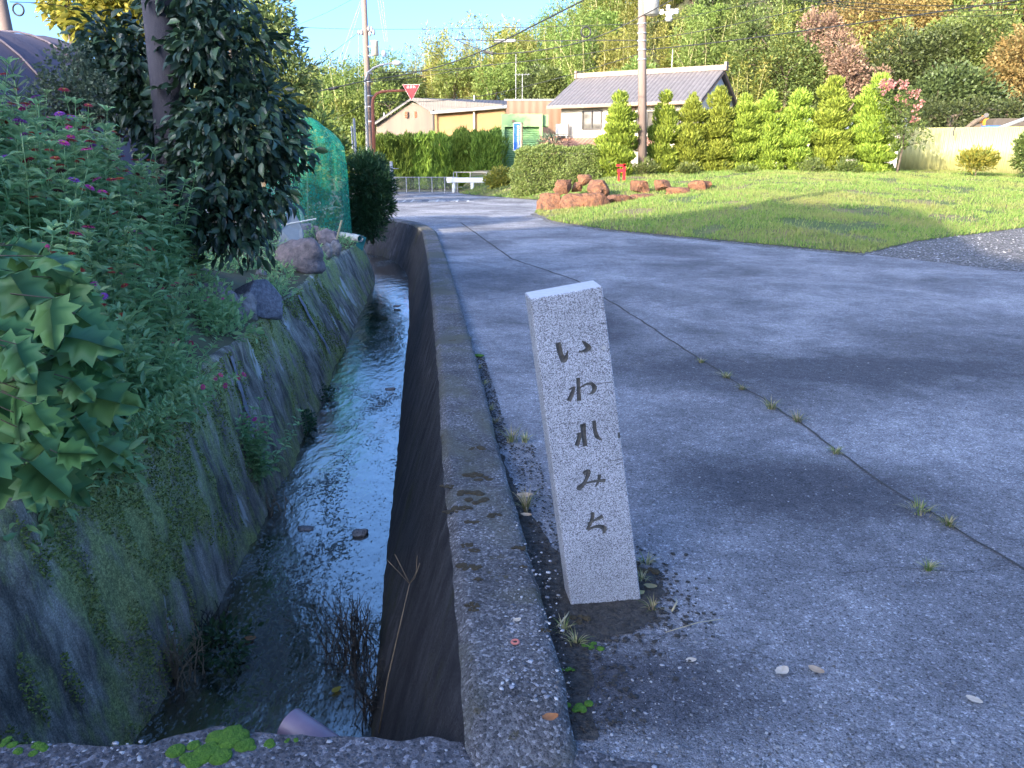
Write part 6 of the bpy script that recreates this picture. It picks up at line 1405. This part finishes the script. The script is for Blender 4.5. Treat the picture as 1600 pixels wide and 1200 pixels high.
# old pole and coil at far left
p = atY(14, 40, 20); op_ = thing('utility_pole', 'short stretch of brownish pole above the arched roof at far left', 'utility pole', (p.x, 20, 0)); MB().tube([(0, 0, 0), (-.12, 0, atY(9, -60, 20).z)], [.2, .13], 12).build('shaft', 'pole', op_, True)
def ring(px, py, rpx, Y, label):
    k = (Y * cp) / F_; c = atY(px, py, Y); pts = [c + Vector((math.cos(a) * rpx * k, 0, math.sin(a) * rpx * k)) for a in np.linspace(0, 6.283, 33)]
    tag(MB().tube(pts, .022 * Y / 20, 6, caps=False).build('cable_coil', 'cable', None, True), label, 'cable coil')
ring(28.5, 15, 8, 19, 'coil of spare cable above the arched roof'); ring(915.5, 50, 7, 31, 'coil of spare cable hanging left of the right pole')
def cable(label, pts, r_, mat='cable'):
    """pts: (px, py, Y) along the line; smoothed in space"""
    P = np.array([atY(*p)[:] for p in pts]); t = np.r_[0, np.cumsum(np.linalg.norm(np.diff(P, axis=0), axis=1))]; tt = np.linspace(0, t[-1], 40)
    Q = np.stack([np.interp(tt, t, P[:, k]) for k in range(3)], 1)
    for _ in range(14): Q[1:-1] = (Q[:-2] + 2 * Q[1:-1] + Q[2:]) / 4
    return tag(MB().tube([tuple(q) for q in Q], r_ * .72, 5).build('cable', mat, None, True), label, 'cable')
cable('thickest black cable crossing the sky from the far pole up to the top centre', [(440, 155, 43), (495, 143, 41), (522, 138, 40), (572, 124, 38), (640, 118, 36), (700, 101, 34), (750, 84, 32), (800, 57, 30), (850, 31, 28), (915, 0, 26), (980, -36, 24)], .034)
cable('black cable rising across the right pole to the top edge', [(578, 128, 39), (640, 122, 38), (700, 113, 37), (770, 100, 35)], .02)
cable('heavy black cable from the white splice up over the right pole', [(770, 84, 36), (800, 84, 35.5), (840, 80, 35), (900, 69, 34), (950, 53, 33), (1003, 25, 32.4), (1050, 0, 31), (1110, -30, 30)], .03)
cable('level cable carrying the white closure left of the right pole', [(710, 62, 37), (760, 63, 36), (850, 64, 35), (930, 63, 34), (1001, 63, 33)], .026)
cable('short slanting cable joining the level cable to the splice', [(712, 62, 37), (735, 72, 36.5), (765, 83, 36)], .024)
cable('cable from far pole sagging to the right pole, upper', [(578, 113, 39), (640, 113, 38), (720, 107, 37), (800, 98, 36), (900, 87, 34.5), (1000, 70, 33)], .022)
cable('lower sagging cable from the far pole to the right pole', [(585, 159, 39), (660, 160, 38), (740, 153, 37), (800, 141, 36), (900, 115, 34.5), (1000, 84, 33)], .02)
cable('cable leaving the right pole to the upper right, lowest', [(1008, 78, 33), (1100, 69, 31), (1200, 56, 29), (1300, 42, 27), (1400, 28, 25), (1500, 14, 23), (1640, -8, 21)], .028)
cable('cable leaving the right pole to the upper right, middle', [(1006, 62, 33), (1060, 55, 32), (1120, 44, 31), (1200, 27, 29), (1290, 6, 27), (1340, -8, 26)], .02)
cable('cable leaving the right pole to the upper right, thin upper one', [(1006, 37, 33), (1060, 29, 32), (1130, 15, 30), (1200, 0, 29), (1260, -16, 28)], .014)
cable('level power line running across the sky at the height of the far crossarm', [(380, 36, 42), (480, 44, 41), (570, 46, 40), (700, 45.5, 38), (850, 42, 36), (1003, 37, 33)], .017)
cable('power line above right trees, uppermost', [(1200, -8, 36), (1300, 2, 37), (1420, 9, 38), (1540, 9, 39), (1640, 4, 40)], .022)
cable('power line above right trees, second', [(1220, -6, 36), (1300, 6, 37), (1400, 16, 38), (1500, 18, 39), (1640, 12, 40)], .022)
cable('power line above right trees, third and lowest', [(1240, -2, 36), (1320, 12, 37), (1420, 24, 38), (1520, 26, 39), (1640, 20, 40)], .02)
cable('thin wire from the top edge to the arched roof side', [(15, 3, 20), (60, 4, 21), (110, 11, 22), (160, 17, 23)], .012)
cable('thin wire slanting down left of the far pole', [(556, 54, 40), (525, 78, 41), (490, 104, 42), (450, 130, 43)], .016)
cable('thin wire slanting from the top edge toward the olive tree', [(556, -4, 40), (510, 20, 41), (465, 39, 42), (430, 52, 43)], .012)
cable('wire slanting down from the far pole to the hedge top', [(572, 160, 39), (545, 176, 38), (520, 187, 38)], .02)
for k, (a, b_) in enumerate([((564, 0), (524, 108)), ((566, 2), (532, 108)), ((590, -2), (601, 66)), ((594, -2), (604, 66)), ((598, -2), (606, 66)), ((560, 56), (560, 120))]):
    cable(['faint wire dropping left from the far pole top', 'faint wire just right of the leftmost dropping one', 'leftmost of three faint wires dropping right of the far pole', 'middle one of three faint wires dropping right of the far pole', 'rightmost of three faint wires right of the far pole', 'thin wire hanging straight down from the crossarm'][k], [(a[0], a[1], 42), ((a[0] + b_[0]) / 2, (a[1] + b_[1]) / 2 + 1, 42), (b_[0], b_[1], 42)], .008, 'grey_metal')
a, b_ = atY(772, 64, 36), atY(806, 63.5, 35.5); tag(MB().tube([a, a.lerp(b_, .08), a.lerp(b_, .92), b_], [.04, .07, .07, .04], 10).build('cable_closure', 'grey_metal', None, True), 'white cylindrical closure on the level cable', 'cable closure')
a, b_ = atY(757, 80.5, 36.2), atY(771, 84, 36.0); tag(MB().tube([a, b_], .06, 10).build('cable_closure', 'dark_metal', None, True), 'short grey splice box where the slanting cable ends', 'cable closure')
a, b_ = atY(515, 139.5, 40), atY(528, 136.5, 39.8); tag(MB().tube([a, b_], .07, 8).build('cable_closure', 'cable', None, True), 'black joint on the thickest cable left of the far pole', 'cable closure')
